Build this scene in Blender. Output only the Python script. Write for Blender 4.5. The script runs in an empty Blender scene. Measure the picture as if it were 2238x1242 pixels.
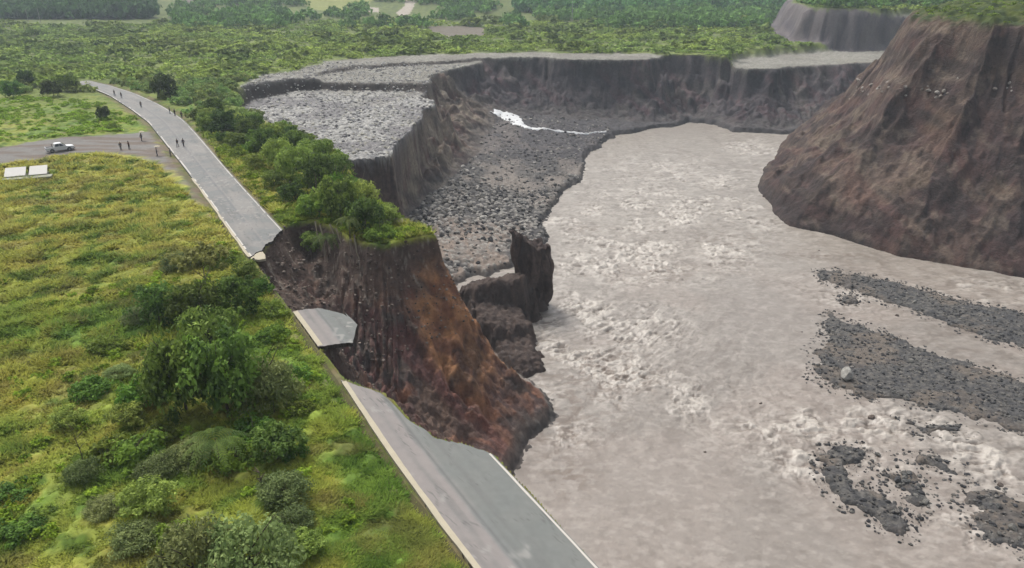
import bpy, bmesh, math, random
import numpy as np
from mathutils import Vector, Matrix
R = math.radians
random.seed(7); RNG = np.random.default_rng(7)
sc = bpy.context.scene
C = sc.collection

# ------------------------------------------------------------------ camera
CAM_H = 35.0; FPX = 1600.0; CX, CY = 1119.0, 621.0; HORIZ = -70.0
PITCH = math.atan((CY - HORIZ) / FPX)
cam_d = bpy.data.cameras.new('camera'); cam = bpy.data.objects.new('camera', cam_d); C.objects.link(cam)
cam.location = (0, 0, CAM_H); cam.rotation_euler = (math.pi/2 - PITCH, 0, 0)
cam_d.sensor_width = 36; cam_d.lens = FPX / 2238 * 36; cam_d.clip_end = 6000; cam_d.clip_start = 0.5
sc.camera = cam
# ------------------------------------------------------------------ sky + sun (overcast)
SUN_EL, SUN_AZ = R(58), R(-35)          # azimuth from +Y, clockwise positive
w = bpy.data.worlds.new('World'); sc.world = w; w.use_nodes = True
nt = w.node_tree; bg = nt.nodes['Background']
sky = nt.nodes.new('ShaderNodeTexSky'); sky.sky_type = 'NISHITA'; sky.sun_disc = False
sky.sun_elevation = SUN_EL; sky.sun_rotation = SUN_AZ
sky.air_density = 1.0; sky.dust_density = 6.0; sky.ozone_density = 1.0
hsv = nt.nodes.new('ShaderNodeHueSaturation'); hsv.inputs['Saturation'].default_value = 0.35
nt.links.new(sky.outputs[0], hsv.inputs['Color']); nt.links.new(hsv.outputs[0], bg.inputs['Color'])
bg.inputs['Strength'].default_value = 0.12
sl = bpy.data.lights.new('sun', 'SUN'); sl.energy = 1.3; sl.angle = R(14); sl.color = (1.0, 0.96, 0.9)
so = bpy.data.objects.new('sun', sl); C.objects.link(so); so.location = (0, 0, 200)
sd = Vector((math.sin(SUN_AZ)*math.cos(SUN_EL), math.cos(SUN_AZ)*math.cos(SUN_EL), math.sin(SUN_EL)))
so.rotation_euler = sd.to_track_quat('Z', 'Y').to_euler()
sc.view_settings.view_transform = 'Standard'; sc.view_settings.look = 'None'
sc.view_settings.gamma = 1; sc.view_settings.exposure = 1.0
sc.cycles.max_bounces = 5; sc.cycles.volume_bounces = 0; sc.cycles.transparent_max_bounces = 8
VEG = 1.30
ALB = 0.50      # surfaces: albedo = (linear picture value) * ALB

# ------------------------------------------------------------------ helpers
CP, SP = math.cos(PITCH), math.sin(PITCH)
def at(px, py, z=0.0):
    u = -(py - CY)/FPX; l = (px - CX)/FPX
    down = SP - u*CP
    t = (CAM_H - z)/down
    return (l*t, (CP + u*SP)*t)
def ats(pts, z=0.0):
    return [at(p[0], p[1], p[2] if len(p) > 2 else z) for p in pts]
def lin(c):
    c = np.asarray(c, float)/255.0
    return np.where(c <= .04045, c/12.92, ((c+.055)/1.055)**2.4)
def A3(r, g, b): return (lin((r, g, b))*ALB).astype(np.float32)
def sstep(a, b, x):
    t = np.clip((x-a)/(b-a), 0, 1); return t*t*(3-2*t)
def _h(ix, iy, s):
    with np.errstate(over='ignore'):
        n = ix.astype(np.uint32)*np.uint32(374761393) + iy.astype(np.uint32)*np.uint32(668265263) + np.uint32((s*1442695041 + 12345) & 0xffffffff)
        n = (n ^ (n >> np.uint32(13)))*np.uint32(1274126177)
        n = (n ^ (n >> np.uint32(15)))*np.uint32(2246822519)
        n ^= n >> np.uint32(16)
    return (n.astype(np.float32))*np.float32(1/4294967296.0)
def vn(x, y, s=0):
    x = np.asarray(x, np.float32); y = np.asarray(y, np.float32)
    fx = np.floor(x); fy = np.floor(y)
    ix = fx.astype(np.int64); iy = fy.astype(np.int64)
    u = x-fx; v = y-fy
    u = u*u*u*(u*(u*6-15)+10); v = v*v*v*(v*(v*6-15)+10)
    a = _h(ix, iy, s); b = _h(ix+1, iy, s); c = _h(ix, iy+1, s); d = _h(ix+1, iy+1, s)
    return (a+(b-a)*u)*(1-v) + (c+(d-c)*u)*v
def fbm(x, y, s=0, o=4, g=.5):
    t = 0; a = 1; n = 0
    for i in range(o):
        t = t + a*vn(x, y, s+i*17); n += a; a *= g
        x, y = (x*1.6 - y*1.2) + 5.3, (x*1.2 + y*1.6) - 2.7
    return t/n
def ridge(x, y, s=0, o=3):
    t = 0; a = 1; n = 0
    for i in range(o):
        t = t + a*(1-np.abs(2*vn(x, y, s+i*13)-1)); n += a; a *= .5
        x = x*2.03+1.7; y = y*2.03+9.1
    return t/n
def worley(x, y, s=0):
    x = np.asarray(x, np.float32); y = np.asarray(y, np.float32)
    ix = np.floor(x).astype(np.int64); iy = np.floor(y).astype(np.int64)
    f1 = np.full(x.shape, 9, np.float32); idv = np.zeros(x.shape, np.float32)
    for dx in (-1, 0, 1):
        for dy in (-1, 0, 1):
            cx = ix+dx; cy = iy+dy
            px = cx + _h(cx, cy, s+1); py = cy + _h(cx, cy, s+2)
            d = np.hypot(x-px, y-py).astype(np.float32)
            m = d < f1
            f1 = np.where(m, d, f1); idv = np.where(m, _h(cx, cy, s+3), idv)
    return f1, idv
def poly_sd(X, Y, poly):
    """signed distance (inside negative) and arc position of the nearest point"""
    best = np.full(X.shape, 1e12, np.float32); arc = np.zeros(X.shape, np.float32)
    ins = np.zeros(X.shape, bool); L = 0.0; n = len(poly)
    for i in range(n):
        ax, ay = poly[i]; bx, by = poly[(i+1) % n]
        ex, ey = bx-ax, by-ay; l2 = ex*ex+ey*ey; l = math.sqrt(l2)
        t = np.clip(((X-ax)*ex + (Y-ay)*ey)/max(l2, 1e-9), 0, 1)
        d = (X-ax-t*ex)**2 + (Y-ay-t*ey)**2
        m = d < best
        best = np.where(m, d, best); arc = np.where(m, L+t*l, arc)
        if abs(ey) > 1e-9:
            c = ((ay > Y) != (by > Y)) & (X < ex*(Y-ay)/ey + ax)
            ins ^= c
        L += l
    d = np.sqrt(best)
    return np.where(ins, -d, d).astype(np.float32), arc
def inpoly(X, Y, poly):
    ins = np.zeros(X.shape, bool); n = len(poly)
    for i in range(n):
        ax, ay = poly[i]; bx, by = poly[(i+1) % n]
        if abs(by-ay) > 1e-9:
            ins ^= ((ay > Y) != (by > Y)) & (X < (bx-ax)*(Y-ay)/(by-ay) + ax)
    return ins

def tag(o, label=None, cat=None, group=None, kind=None):
    if label: o['label'] = label
    if cat: o['category'] = cat
    if group: o['group'] = group
    if kind: o['kind'] = kind
    return o
def link(name, me, parent=None):
    o = bpy.data.objects.new(name, me); C.objects.link(o)
    if parent is not None: o.parent = parent
    return o
def np_mesh(name, V, F, mat, col=None, smooth=True, fcol=None):
    """V (n,3), F (m,k) all faces of k corners; col per-vertex rgb"""
    me = bpy.data.meshes.new(name)
    V = np.ascontiguousarray(V, np.float32); F = np.ascontiguousarray(F, np.int32)
    k = F.shape[1]
    me.vertices.add(len(V)); me.vertices.foreach_set('co', V.ravel())
    me.loops.add(F.size); me.loops.foreach_set('vertex_index', F.ravel())
    me.polygons.add(len(F)); me.polygons.foreach_set('loop_start', np.arange(0, F.size, k, dtype=np.int32))
    try: me.polygons.foreach_set('loop_total', np.full(len(F), k, np.int32))
    except Exception: pass
    me.polygons.foreach_set('use_smooth', np.full(len(F), smooth, bool))
    if col is not None:
        a = me.color_attributes.new('tint', 'FLOAT_COLOR', 'POINT')
        c4 = np.ones((len(V), 4), np.float32); c4[:, :3] = col
        a.data.foreach_set('color', c4.ravel())
    me.update(calc_edges=True); me.validate()
    if mat: me.materials.append(mat)
    return me

# ------------------------------------------------------------------ materials
def new_mat(name):
    m = bpy.data.materials.new(name); m.use_nodes = True
    return m, m.node_tree, m.node_tree.nodes['Principled BSDF']
def tint_mat(name, rough=.9, scale=3.0, amt=.25, bump=.3, bump_d=.1, spec=.2, obj_var=0.0, trans=0.0):
    m, t, b = new_mat(name); N = t.nodes; L = t.links
    at_ = N.new('ShaderNodeAttribute'); at_.attribute_name = 'tint'
    tc = N.new('ShaderNodeTexCoord'); no = N.new('ShaderNodeTexNoise')
    no.inputs['Scale'].default_value = scale; no.inputs['Detail'].default_value = 6; no.inputs['Roughness'].default_value = .65
    L.new(tc.outputs['Object'], no.inputs['Vector'])
    mr = N.new('ShaderNodeMapRange'); mr.inputs[1].default_value = .25; mr.inputs[2].default_value = .75
    mr.inputs[3].default_value = 1-amt; mr.inputs[4].default_value = 1+amt
    L.new(no.outputs['Fac'], mr.inputs[0])
    mx = N.new('ShaderNodeMix'); mx.data_type = 'RGBA'; mx.blend_type = 'MULTIPLY'; mx.inputs[0].default_value = 1
    L.new(at_.outputs['Color'], mx.inputs[6]); L.new(mr.outputs[0], mx.inputs[7])
    out = mx.outputs[2]
    if obj_var:
        oi = N.new('ShaderNodeObjectInfo'); h = N.new('ShaderNodeHueSaturation')
        m1 = N.new('ShaderNodeMapRange'); m1.inputs[3].default_value = .5-.03*obj_var; m1.inputs[4].default_value = .5+.025*obj_var
        L.new(oi.outputs['Random'], m1.inputs[0]); L.new(m1.outputs[0], h.inputs['Hue'])
        mm = N.new('ShaderNodeMath'); mm.operation = 'MULTIPLY'; mm.inputs[1].default_value = 7.13
        fr = N.new('ShaderNodeMath'); fr.operation = 'FRACT'
        L.new(oi.outputs['Random'], mm.inputs[0]); L.new(mm.outputs[0], fr.inputs[0])
        m2 = N.new('ShaderNodeMapRange'); m2.inputs[3].default_value = 1-.35*obj_var; m2.inputs[4].default_value = 1+.35*obj_var
        L.new(fr.outputs[0], m2.inputs[0]); L.new(m2.outputs[0], h.inputs['Value'])
        L.new(out, h.inputs['Color']); out = h.outputs[0]
    L.new(out, b.inputs['Base Color'])
    b.inputs['Roughness'].default_value = rough; b.inputs['Specular IOR Level'].default_value = spec
    if bump:
        bp = N.new('ShaderNodeBump'); bp.inputs['Strength'].default_value = bump; bp.inputs['Distance'].default_value = bump_d
        n2 = N.new('ShaderNodeTexNoise'); n2.inputs['Scale'].default_value = scale*1.7; n2.inputs['Detail'].default_value = 8
        n2.inputs['Roughness'].default_value = .7
        L.new(tc.outputs['Object'], n2.inputs['Vector']); L.new(n2.outputs['Fac'], bp.inputs['Height']); L.new(bp.outputs[0], b.inputs['Normal'])
    if trans:
        tr = N.new('ShaderNodeBsdfTranslucent'); L.new(out, tr.inputs['Color'])
        ms = N.new('ShaderNodeMixShader'); ms.inputs[0].default_value = trans
        L.new(b.outputs[0], ms.inputs[1]); L.new(tr.outputs[0], ms.inputs[2]); L.new(ms.outputs[0], N['Material Output'].inputs['Surface'])
    return m
def plain_mat(name, rgb, rough=.7, scale=4, amt=.12, metal=0.0, spec=.3, raw=False):
    m, t, b = new_mat(name); N = t.nodes; L = t.links
    c = tuple(rgb) if raw else tuple(A3(*rgb))
    tc = N.new('ShaderNodeTexCoord'); no = N.new('ShaderNodeTexNoise')
    no.inputs['Scale'].default_value = scale; no.inputs['Detail'].default_value = 5
    L.new(tc.outputs['Object'], no.inputs['Vector'])
    cr = N.new('ShaderNodeMix'); cr.data_type = 'RGBA'
    cr.inputs[6].default_value = (*[x*(1-amt) for x in c], 1); cr.inputs[7].default_value = (*[min(1, x*(1+amt)) for x in c], 1)
    L.new(no.outputs['Fac'], cr.inputs[0]); L.new(cr.outputs[2], b.inputs['Base Color'])
    b.inputs['Roughness'].default_value = rough; b.inputs['Metallic'].default_value = metal; b.inputs['Specular IOR Level'].default_value = spec
    return m
M_grass = tint_mat('grassland', .95, 1.3, .30, .5, .12)
M_cliff = tint_mat('eroded_earth', .92, 1.1, .42, 1.0, .5)
M_rock = tint_mat('river_stones', .85, 1.6, .35, .8, .25)
M_track = tint_mat('gravel_track', .95, 2.5, .15, .3, .04)
M_road = tint_mat('worn_asphalt', .85, 1.5, .06, .15, .02)
M_leaf = tint_mat('leaves', .75, .8, .22, 0, obj_var=1.0, trans=.35, spec=.2)
M_leaf2 = tint_mat('far_leaves', .85, .25, .30, 0, trans=.15, spec=.1)
M_blade = tint_mat('grass_blades', .8, .35, .2, 0, trans=.25, spec=.15)
M_bark = plain_mat('bark', (105, 92, 78), .95, 3, .3)
M_bark_pale = plain_mat('pale_bark', (165, 155, 130), .9, 3, .25)

# ------------------------------------------------------------------ plan of the place (metres; z=0 is the road level)
ROAD_L = ats([(150,181),(195,191),(238,208),(285,238),(325,268),(358,310),(394,355),(430,402),(464,448),(495,492),(520,527),(546,562),(640,681),(695,757),(745,830),(849,988),(932,1103),(1036,1242)])
ROAD_R = ats([(170,170),(240,187),(292,203),(350,228),(402,262),(440,302),(475,345),(510,385),(555,434),(590,472),(617,500),(1078,990),(1312,1242)])
_dx, _dy = ROAD_L[-1][0]-ROAD_L[-2][0], ROAD_L[-1][1]-ROAD_L[-2][1]; _q = 44/math.hypot(_dx, _dy)
ROAD_L.append((ROAD_L[-1][0]+_dx*_q, ROAD_L[-1][1]+_dy*_q))
_dx, _dy = ROAD_R[-1][0]-ROAD_R[-2][0], ROAD_R[-1][1]-ROAD_R[-2][1]; _q = 50/math.hypot(_dx, _dy)
ROAD_R.append((ROAD_R[-1][0]+_dx*_q, ROAD_R[-1][1]+_dy*_q))
RE = ROAD_R[-1]
NEAR_TORN = [(745,830),(768,838),(790,846),(812,853),(832,861),(850,876),(868,893),(884,912),(902,926),(930,940),(946,957),(972,964),(1000,968),(1030,976),(1056,984),(1078,992)]
FAR_TORN = [(546,562),(560,553),(572,549),(583,533),(596,527),(604,513),(617,502)]
CANYON = ([(RE[0]+.5, RE[1])] + ats([(1316,1244),(1080,988),(1052,979),(1028,970),(1000,962),(972,958),(948,950),(930,934),(905,920),(888,906),(872,886),(854,868),(834,854),(812,846),(790,839),(768,830),(750,822),
           (722,784),(700,762),(712,752),(724,740),(716,722),(690,704),(655,696),(637,680),(600,634),(572,594),(552,566),(566,549),(578,535),(590,526),(602,508),(620,494),(650,486),(690,486),(730,500),(770,518),(812,533),(850,536),(900,524),(946,514),
           (934,500),(905,484),(862,468),(805,430),(765,382),(742,340,-2)])
          + ats([(752,331),(800,326),(850,320),(862,305),(872,286),(902,264),(925,238),(950,216),(952,206)], -3.4)
          + ats([(918,190),(935,172),(960,152),(1000,141),(1035,131),(1070,124),(1120,122),(1200,123),(1300,128),(1380,129),(1430,124),(1460,119),(1520,118),(1572,122),(1588,130,-4),(1603,147,-6.5),(1640,152,-6.5),(1690,150,-6.5),(1725,146,-6.5),(1760,147,-6.5),(1800,141,-6.5),(1860,138,-6.5),(1960,132,-6.5)], -2.2)
          + [(420,330),(420,-25)])
FLOOR = ([(62,-25),(24,26),(12,46),(4.5,62),(0.4,80)] + ats([(1165,948),(1216,912)], -28) + [(5.5,99),(0,106),(-9,117),(-16,140),(-23,165),(-27,180)]
         + ats([(948,425,-24),(1000,380,-23.5),(1045,340,-23),(1062,300,-22),(1080,262,-21),(1095,243,-20),(1140,246,-21.5),(1200,253,-23),(1300,262,-25),(1400,268,-26),(1450,270,-27.5),(1500,267,-28),(1560,273,-28),(1600,291,-28),(1720,292,-28)])
         + [(210,300),(420,300),(420,-25)])
RIVER = ([(62,-25),(24,26),(12,46),(4.5,62),(0.4,80)] + ats([(1165,950),(1220,914)], -28) + [(6.5,99),(2,107),(-4,117),(-8,126),(-10,133)]
         + ats([(960,640),(985,625),(1010,612),(1032,600),(1060,606),(1090,592),(1118,588),(1140,580),(1172,545),(1196,524),(1183,490),(1205,455),(1235,420),(1262,395),(1285,350),(1310,318),(1336,298),(1400,292),(1440,279),(1500,268),(1560,273),(1600,291),(1720,292)], -28)
         + [(210,300),(420,300),(420,-25)])
HILL = ats([(2420,640),(2238,606),(2130,590),(2050,575),(1960,560),(1900,542),(1830,520),(1780,507),(1730,500),(1690,470),(1664,432),(1664,372),(1684,331),(1722,296)], -28) + [(134,318),(150,345),(190,380),(260,420),(700,700),(700,-200),(300,60)]
STONES = ats([(524,216),(560,180),(600,160),(660,142),(720,130),(800,124),(900,118),(1000,114),(1100,112),(1250,112),(1400,116),(1450,119),(1500,126),(1400,140),(1070,150),(1000,200),(960,210),(905,270),(855,325),(740,345),(690,318),(640,300),(600,284),(570,262),(540,238)], -2)
STONES2 = ats([(1592,136),(1640,128),(1700,120),(1790,113),(1900,108),(1960,105),(1960,155),(1860,160),(1600,170)], -6)
LOW2 = ats([(690,156),(780,142),(860,137),(960,131),(1050,124.5),(1075,126),(1000,165),(925,190),(700,184)], -2.2)
LOWT = ats([(520,222),(560,205),(640,186),(700,183),(800,184),(905,187),(960,192),(975,215),(905,275),(860,330),(745,350),(690,322),(640,303),(590,284),(545,245)], -3.4)
TRACK = ats([(-300,328),(0,319),(120,304),(230,296),(300,290),(345,288),(352,312),(390,356),(430,404),(455,448),(420,420),(385,385),(350,352),(310,344),(240,336),(160,334),(60,350),(0,357),(-300,380)])
ESC = ats([(1698,66,-2.2),(1725,92,-3),(1790,107),(1880,110),(1990,108),(2200,100)], -5.5) + [(700,420),(900,900),(330,900)] + ats([(1730,20)], -2.2)
BARS = [ats(p, -28) for p in (
  [(1782,590),(1830,592),(1880,602),(1960,616),(2060,645),(2150,668),(2260,690),(2260,765),(2150,742),(2060,708),(1980,675),(1900,652),(1840,628),(1790,614)],
  [(1812,680),(1840,700),(1900,716),(1980,742),(2060,780),(2140,800),(2260,838),(2400,880),(2400,990),(2238,950),(2160,925),(2080,905),(1990,885),(1930,872),(1880,872),(1820,848),(1768,822),(1778,770),(1795,735),(1800,700)],
  [(1815,985),(1850,975),(1895,992),(1885,1012),(1840,1015),(1850,1050),(1900,1075),(1960,1105),(1985,1140),(1970,1165),(1910,1135),(1850,1095),(1810,1050),(1796,1010)],
  [(1945,1035),(1990,1040),(2010,1065),(2035,1100),(2010,1105),(1975,1075),(1940,1052)],
  [(2118,1080),(2150,1072),(2200,1090),(2300,1120),(2300,1230),(2200,1190),(2150,1160),(2125,1110)],
  [(1965,1000),(2000,998),(2070,1012),(2082,1034),(2050,1028),(1990,1010)],
  [(1984,926),(2010,932),(2050,936),(2095,934),(2090,944),(2020,944)],
  [(1835,646),(1868,652),(1880,660),(1850,662)])]
FIELD_PALE = ats([(640,20),(700,12),(790,8),(835,14),(800,30),(760,38),(690,34)], -2)
GLADE = ats([(0,212),(110,215),(205,218),(300,262),(330,280),(230,292),(110,302),(0,312),(-300,320),(-300,205)])
PALE_LOOP = [ats(p, -2) for p in ([(880,12),(905,14),(912,24),(898,38),(880,44),(865,38),(885,30),(890,20)], [(800,30),(830,32),(828,37),(802,36)])]
BROWN = [ats(p, -2) for p in ([(380,2),(520,0),(600,6),(560,24),(430,26),(370,14)], [(935,60),(1000,58),(1060,62),(1060,80),(980,84),(940,74)], [(1090,0),(1190,0),(1200,24),(1110,22)])]

# road frame: arc s along the left edge from the far end, v across 0..1
def resample(P, n):
    P = np.array(P, float); d = np.r_[0, np.cumsum(np.hypot(*np.diff(P, axis=0).T))]
    t = np.linspace(0, d[-1], n); return np.c_[np.interp(t, d, P[:, 0]), np.interp(t, d, P[:, 1])], t
RL, RS = resample(ROAD_L, 700)
k = np.ones(15)/15
for _ in range(2):
    sm = np.c_[np.convolve(RL[:, 0], k, 'same'), np.convolve(RL[:, 1], k, 'same')]; RL[14:-14] = sm[14:-14]
RRd, _ = resample(ROAD_R, 3000)
tg = np.gradient(RL, axis=0); tg /= np.linalg.norm(tg, axis=1)[:, None]
nr = np.c_[-tg[:, 1], tg[:, 0]]           # pointing to the river side
RW = np.zeros(len(RL))
for i in range(len(RL)):
    d = RRd-RL[i]; al = np.abs(d@tg[i]); ac = d@nr[i]
    ok = ac > 0
    j = np.argmin(np.where(ok, al, 1e9)); RW[i] = ac[j]
RW = np.clip(RW, 5, 10.5)
for _ in range(3): RW[20:-20] = np.convolve(RW, np.ones(41)/41, 'same')[20:-20]
def road_pt(s, v):
    x = np.interp(s, RS, RL[:, 0]); y = np.interp(s, RS, RL[:, 1]); w_ = np.interp(s, RS, RW)
    nx = np.interp(s, RS, nr[:, 0]); ny = np.interp(s, RS, nr[:, 1])
    return x+nx*v*w_, y+ny*v*w_
def road_sv(p):
    d = np.array(p)-RL; al = np.abs((d*tg).sum(1)) + 0*d[:, 0]
    dist = np.hypot(d[:, 0], d[:, 1]); j = np.argmin(dist)
    return RS[j] + (d[j]@tg[j]), (d[j]@nr[j])/RW[j]
rstep = slice(0, 700, 14)
_a = [road_pt(s, -.03) for s in RS[rstep]]; _b = [road_pt(s, 1.03) for s in RS[rstep]]
ROADPOLY = [tuple(map(float, p)) for p in _a] + [tuple(map(float, p)) for p in _b[::-1]]

HP_D = [0, 5, 11, 18, 23, 26.5, 32, 39, 52, 120, 600]; HP_H = [0, 5.0, 10.2, 16.5, 21.5, 27, 36, 49.5, 53, 55, 66]
BLOCKS = [(4.6, 134, 2.6, 2.4, .2, -26.5, 0, 0),
  (-3.2, 129.5, 8.2, 4.6, .30, -20.0, .10, -.25), (-2.5, 122.0, 6.5, 7.5, .25, -23.2, -.22, .05), (.8, 113, 4.2, 7.0, .2, -25.9, -.1, 0)]

def terrain(X, Y, full=True):
    X = np.asarray(X, np.float32); Y = np.asarray(Y, np.float32)
    r = np.hypot(X, Y)
    road_d, _ = poly_sd(X, Y, ROADPOLY)
    A = np.clip(.011*r + .012*np.clip(r-150, 0, 200), .5, 6.0)*(.2+.8*sstep(0, 5, road_d))
    n1 = fbm(X/(5+r*.02), Y/(5+r*.02), 3, 4)-.5; n2 = fbm(X/(5+r*.02), Y/(5+r*.02), 41, 4)-.5
    Xw = X + 2*A*n1; Yw = Y + 2*A*n2
    dC, aC = poly_sd(Xw, Yw, CANYON); dC = -dC          # >0 inside canyon
    dF, aF = poly_sd(Xw, Yw, FLOOR); dF = np.maximum(dF, 0)
    dW, aW = poly_sd(Xw, Yw, RIVER)
    # ---- top surface
    far = sstep(245, 300, Y)
    zt = -2.2*far*np.ones_like(X)
    zt += (fbm(X/14, Y/14, 5, 5)-.5)*1.3*sstep(1, 10, road_d)*(1-sstep(-3, 6, 0*X+(dC > -3)*9))
    dT, _ = poly_sd(Xw, Yw, STONES); dT2, _ = poly_sd(Xw, Yw, STONES2)
    dL, _ = poly_sd(X+1.5*A*n1, Y+1.5*A*n2, LOWT)
    stones = np.maximum(sstep(2.5, -2.5, dT+6*n2), sstep(2, -2, dT2))
    dL2, _ = poly_sd(X+1.5*A*n1, Y+1.5*A*n2, LOW2)
    zt -= 1.3*sstep(1.5, -1.5, dL2)
    zt = zt*(1-sstep(1.6, -1.2, dL)) + (-5.0)*sstep(1.6, -1.2, dL)
    zt -= .5*sstep(3, 0, dT)
    zt = zt*(1-sstep(4, -2, dT2)) - 6.3*sstep(4, -2, dT2)
    # far relief
    zt += sstep(420, 900, Y)*(X > -1e9)*(4+14*fbm(X/150, Y/150, 77, 3))*.6
    zt += sstep(600, 1500, Y)*(90+70*fbm(X/300, Y/300, 8, 4))*sstep(-400, 200, X)
    zt += sstep(700, 1600, Y)*70
    dE, aE = poly_sd(Xw, Yw, ESC)
    esc = sstep(1, -9, dE+2.5*(ridge(aE/9, 0*aE, 5)-.5))
    zt += 17*esc
    # ---- floor
    out = np.maximum(dW, 0)
    zb = -28 + np.minimum(out*.9, 1.3) + .085*out*(1+.4*(n1)) - 2.2*sstep(0, -3.5, dW)
    zb += (fbm(X/7, Y/7, 15, 4)-.5)*1.6*sstep(0, 4, dW)
    bar = np.zeros_like(X)
    sel = (Y < 175) & (X > 20)
    if sel.any():
        xs, ys = X[sel], Y[sel]; b_ = np.full(xs.shape, 99., np.float32)
        for p in BARS:
            d_, _ = poly_sd(xs, ys, p); b_ = np.minimum(b_, d_ - (.75 if p is not BARS[0] and p is not BARS[1] else 0))
        bar[sel] = sstep(1.3, -1.8, b_ + (fbm(xs/1.8, ys/1.8, 91, 4)-.5)*3.6 - .35)
    zb = np.where(dW < 0, zb + bar*(2.55), zb)
    # ---- cliff between
    s = np.where(dC > 0, dC/(dC+dF+1e-4), 0.0)
    inC = dC > 0
    near = sstep(150, 120, Y)
    gs = 3.2+4.0*(1-near)
    gs = gs + 3*sstep(-14, -26, X)*near
    gul = ridge(aF/gs + (.6+2.4*(1-near))*n1, s*1.6 + 1.5*n2, 21, 3)
    gul = gul*(1-near) + near*ridge(aF/(gs*1.6) + 2.0*n1, s*.9 + 1.2*n2, 25, 2)
    fine = fbm(aF/1.6 + 1.5*n2, s*3 + n1, 60, 4)*(1-near*.75) + .75*near*fbm(X/1.6, Y/1.6, 62, 4)
    hump = 4*s*(1-s)
    s2 = np.clip(s + hump*((gul-.5)*(.50-.34*near) + (fine-.5)*(.16-.05*near) + (fbm(X/9, Y/9, 71, 3)-.5)*.55*(1-near)), 0, 1)
    s2 = np.where(s >= 1, 1, s2)
    pn = np.interp(s2, [0, .06, .25, .5, .75, 1], [0, .16, .40, .66, .87, 1])
    pf = np.interp(s2, [0, .10, .3, .5, .7, 1], [0, .35, .63, .78, .90, 1])
    f = pn*near + pf*(1-near)
    Z = np.where(inC, zt*(1-f) + zb*f, zt)
    Z += np.where(inC, hump*((fbm(X/1.5, Y/1.5, 31, 4)-.5)*1.9 + (fbm(X/.5, Y/.5, 131, 3)-.5)*.9*near), 0)
    # slumped blocks
    blk = np.zeros_like(X)
    for bi, (bx, by, rx, ry, ro, top, tx, ty) in enumerate(BLOCKS):
        c_, s_ = math.cos(ro), math.sin(ro)
        u = ((X-bx)*c_ + (Y-by)*s_)/rx; v = (-(X-bx)*s_ + (Y-by)*c_)/ry
        q = (np.abs(u)**3.0 + np.abs(v)**3.0)**(1/3.0) + (fbm(X/1.6, Y/1.6, 12, 4)-.5)*(.75 if bi == 0 else .6)
        bz = -29.5 + (top+29.5 + tx*u*rx + ty*v*ry + (fbm(X/1.1, Y/1.1, 19, 3)-.5)*1.6)*(sstep(1.28, .66, q) if bi == 0 else sstep(1.28, .62, q))
        m = (q < 1.25) & (bz > Z); Z = np.where(m, bz, Z); blk = np.where(m, 1, blk)
    # ---- right hill
    dH, aH = poly_sd(X + 1.6*A*n1, Y + 1.6*A*n2, HILL); di = np.maximum(-dH, 0)
    g1 = ridge(aH/15 + .03*di + 1.2*n1, di/30, 33, 3); g2 = ridge(aH/4.3 + di*.05+2*n2, di/9, 35, 3)
    h_amt = sstep(0, 6, di)*sstep(46, 34, di)
    g3 = fbm(X/13, Y/13, 43, 3)-.5
    die = np.maximum(di + h_amt*((g1-.60)*4.2 + (g2-.5)*1.8 + g3*4.5), 0)
    hh = np.interp(die, HP_D, HP_H)
    hz = -29.3 + 1.3*sstep(0, 1.0, di) + hh + ((fbm(X/1.9, Y/1.9, 37, 5)-.5)*2.0 + (ridge(X/3.1+n1, Y/3.1+n2, 38, 3)-.5)*.9)*sstep(0, 3, di) + (fbm(X/8, Y/8, 39, 3)-.5)*3*sstep(3, 15, di)
    hill = (dH < 0) & (hz > Z)
    Z = np.where(hill, hz, Z)
    # road bed: smooth and just under the slabs
    rb = sstep(1.2, .1, road_d)
    Z = np.where(~inC, Z*(1-rb) + (-.30)*rb, Z)
    # ditch beside the near road
    if not full: return Z
    return Z, dict(r=r, road_d=road_d, dC=dC, aF=aF, aC=aC, dW=dW, s=s, s2=s2, inC=inC, stones=stones, dT=dT, dL=dL, dL2=dL2, bar=bar, hill=hill, di=die, aH=aH, n1=n1, n2=n2,
                   g1=g1, g2=g2, gul=gul, near=near, esc=(dE < 3) & (dE > -9), dE=dE, blk=blk, far=far)

def mixc(c, d, t):
    t = np.asarray(t)[..., None]
    return c*(1-t) + d*t
def grass_color(X, Y):
    """base colour of the vegetation cover at a place"""
    n = fbm(X/9, Y/9, 101, 4); m = fbm(X/2.2, Y/2.2, 103, 4); q = fbm(X/26, Y/26, 107, 3); f = fbm(X/.7, Y/.7, 109, 3)
    c = mixc(A3(126,134,62), A3(98,122,52), sstep(.40, .60, n)[..., ])
    c = mixc(c, A3(148,144,70), sstep(.50, .68, q)*.6)
    # drier, paler meadow to the left and farther away
    dry = sstep(70, 105, Y)*sstep(-22, -42, X)*sstep(175, 140, Y)
    c = mixc(c, A3(150,146,78), dry*(.35+.5*sstep(.35, .6, m)))
    c = mixc(c, A3(142,122,66), sstep(.60, .74, m)*.35)
    c = mixc(c, A3(60,88,30), sstep(.46, .30, m)*.75)
    c = mixc(c, A3(104,96,60), sstep(.60, .72, fbm(X/4, Y/3, 117, 4))*.55)
    c = mixc(c, A3(146,152,64), sstep(.60, .72, fbm(X/5, Y/4, 119, 4))*.3)
    c = c*(.75+.5*f)[..., None]
    return c*VEG*np.array([1.22, 1.26, 1.08], np.float32)
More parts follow.
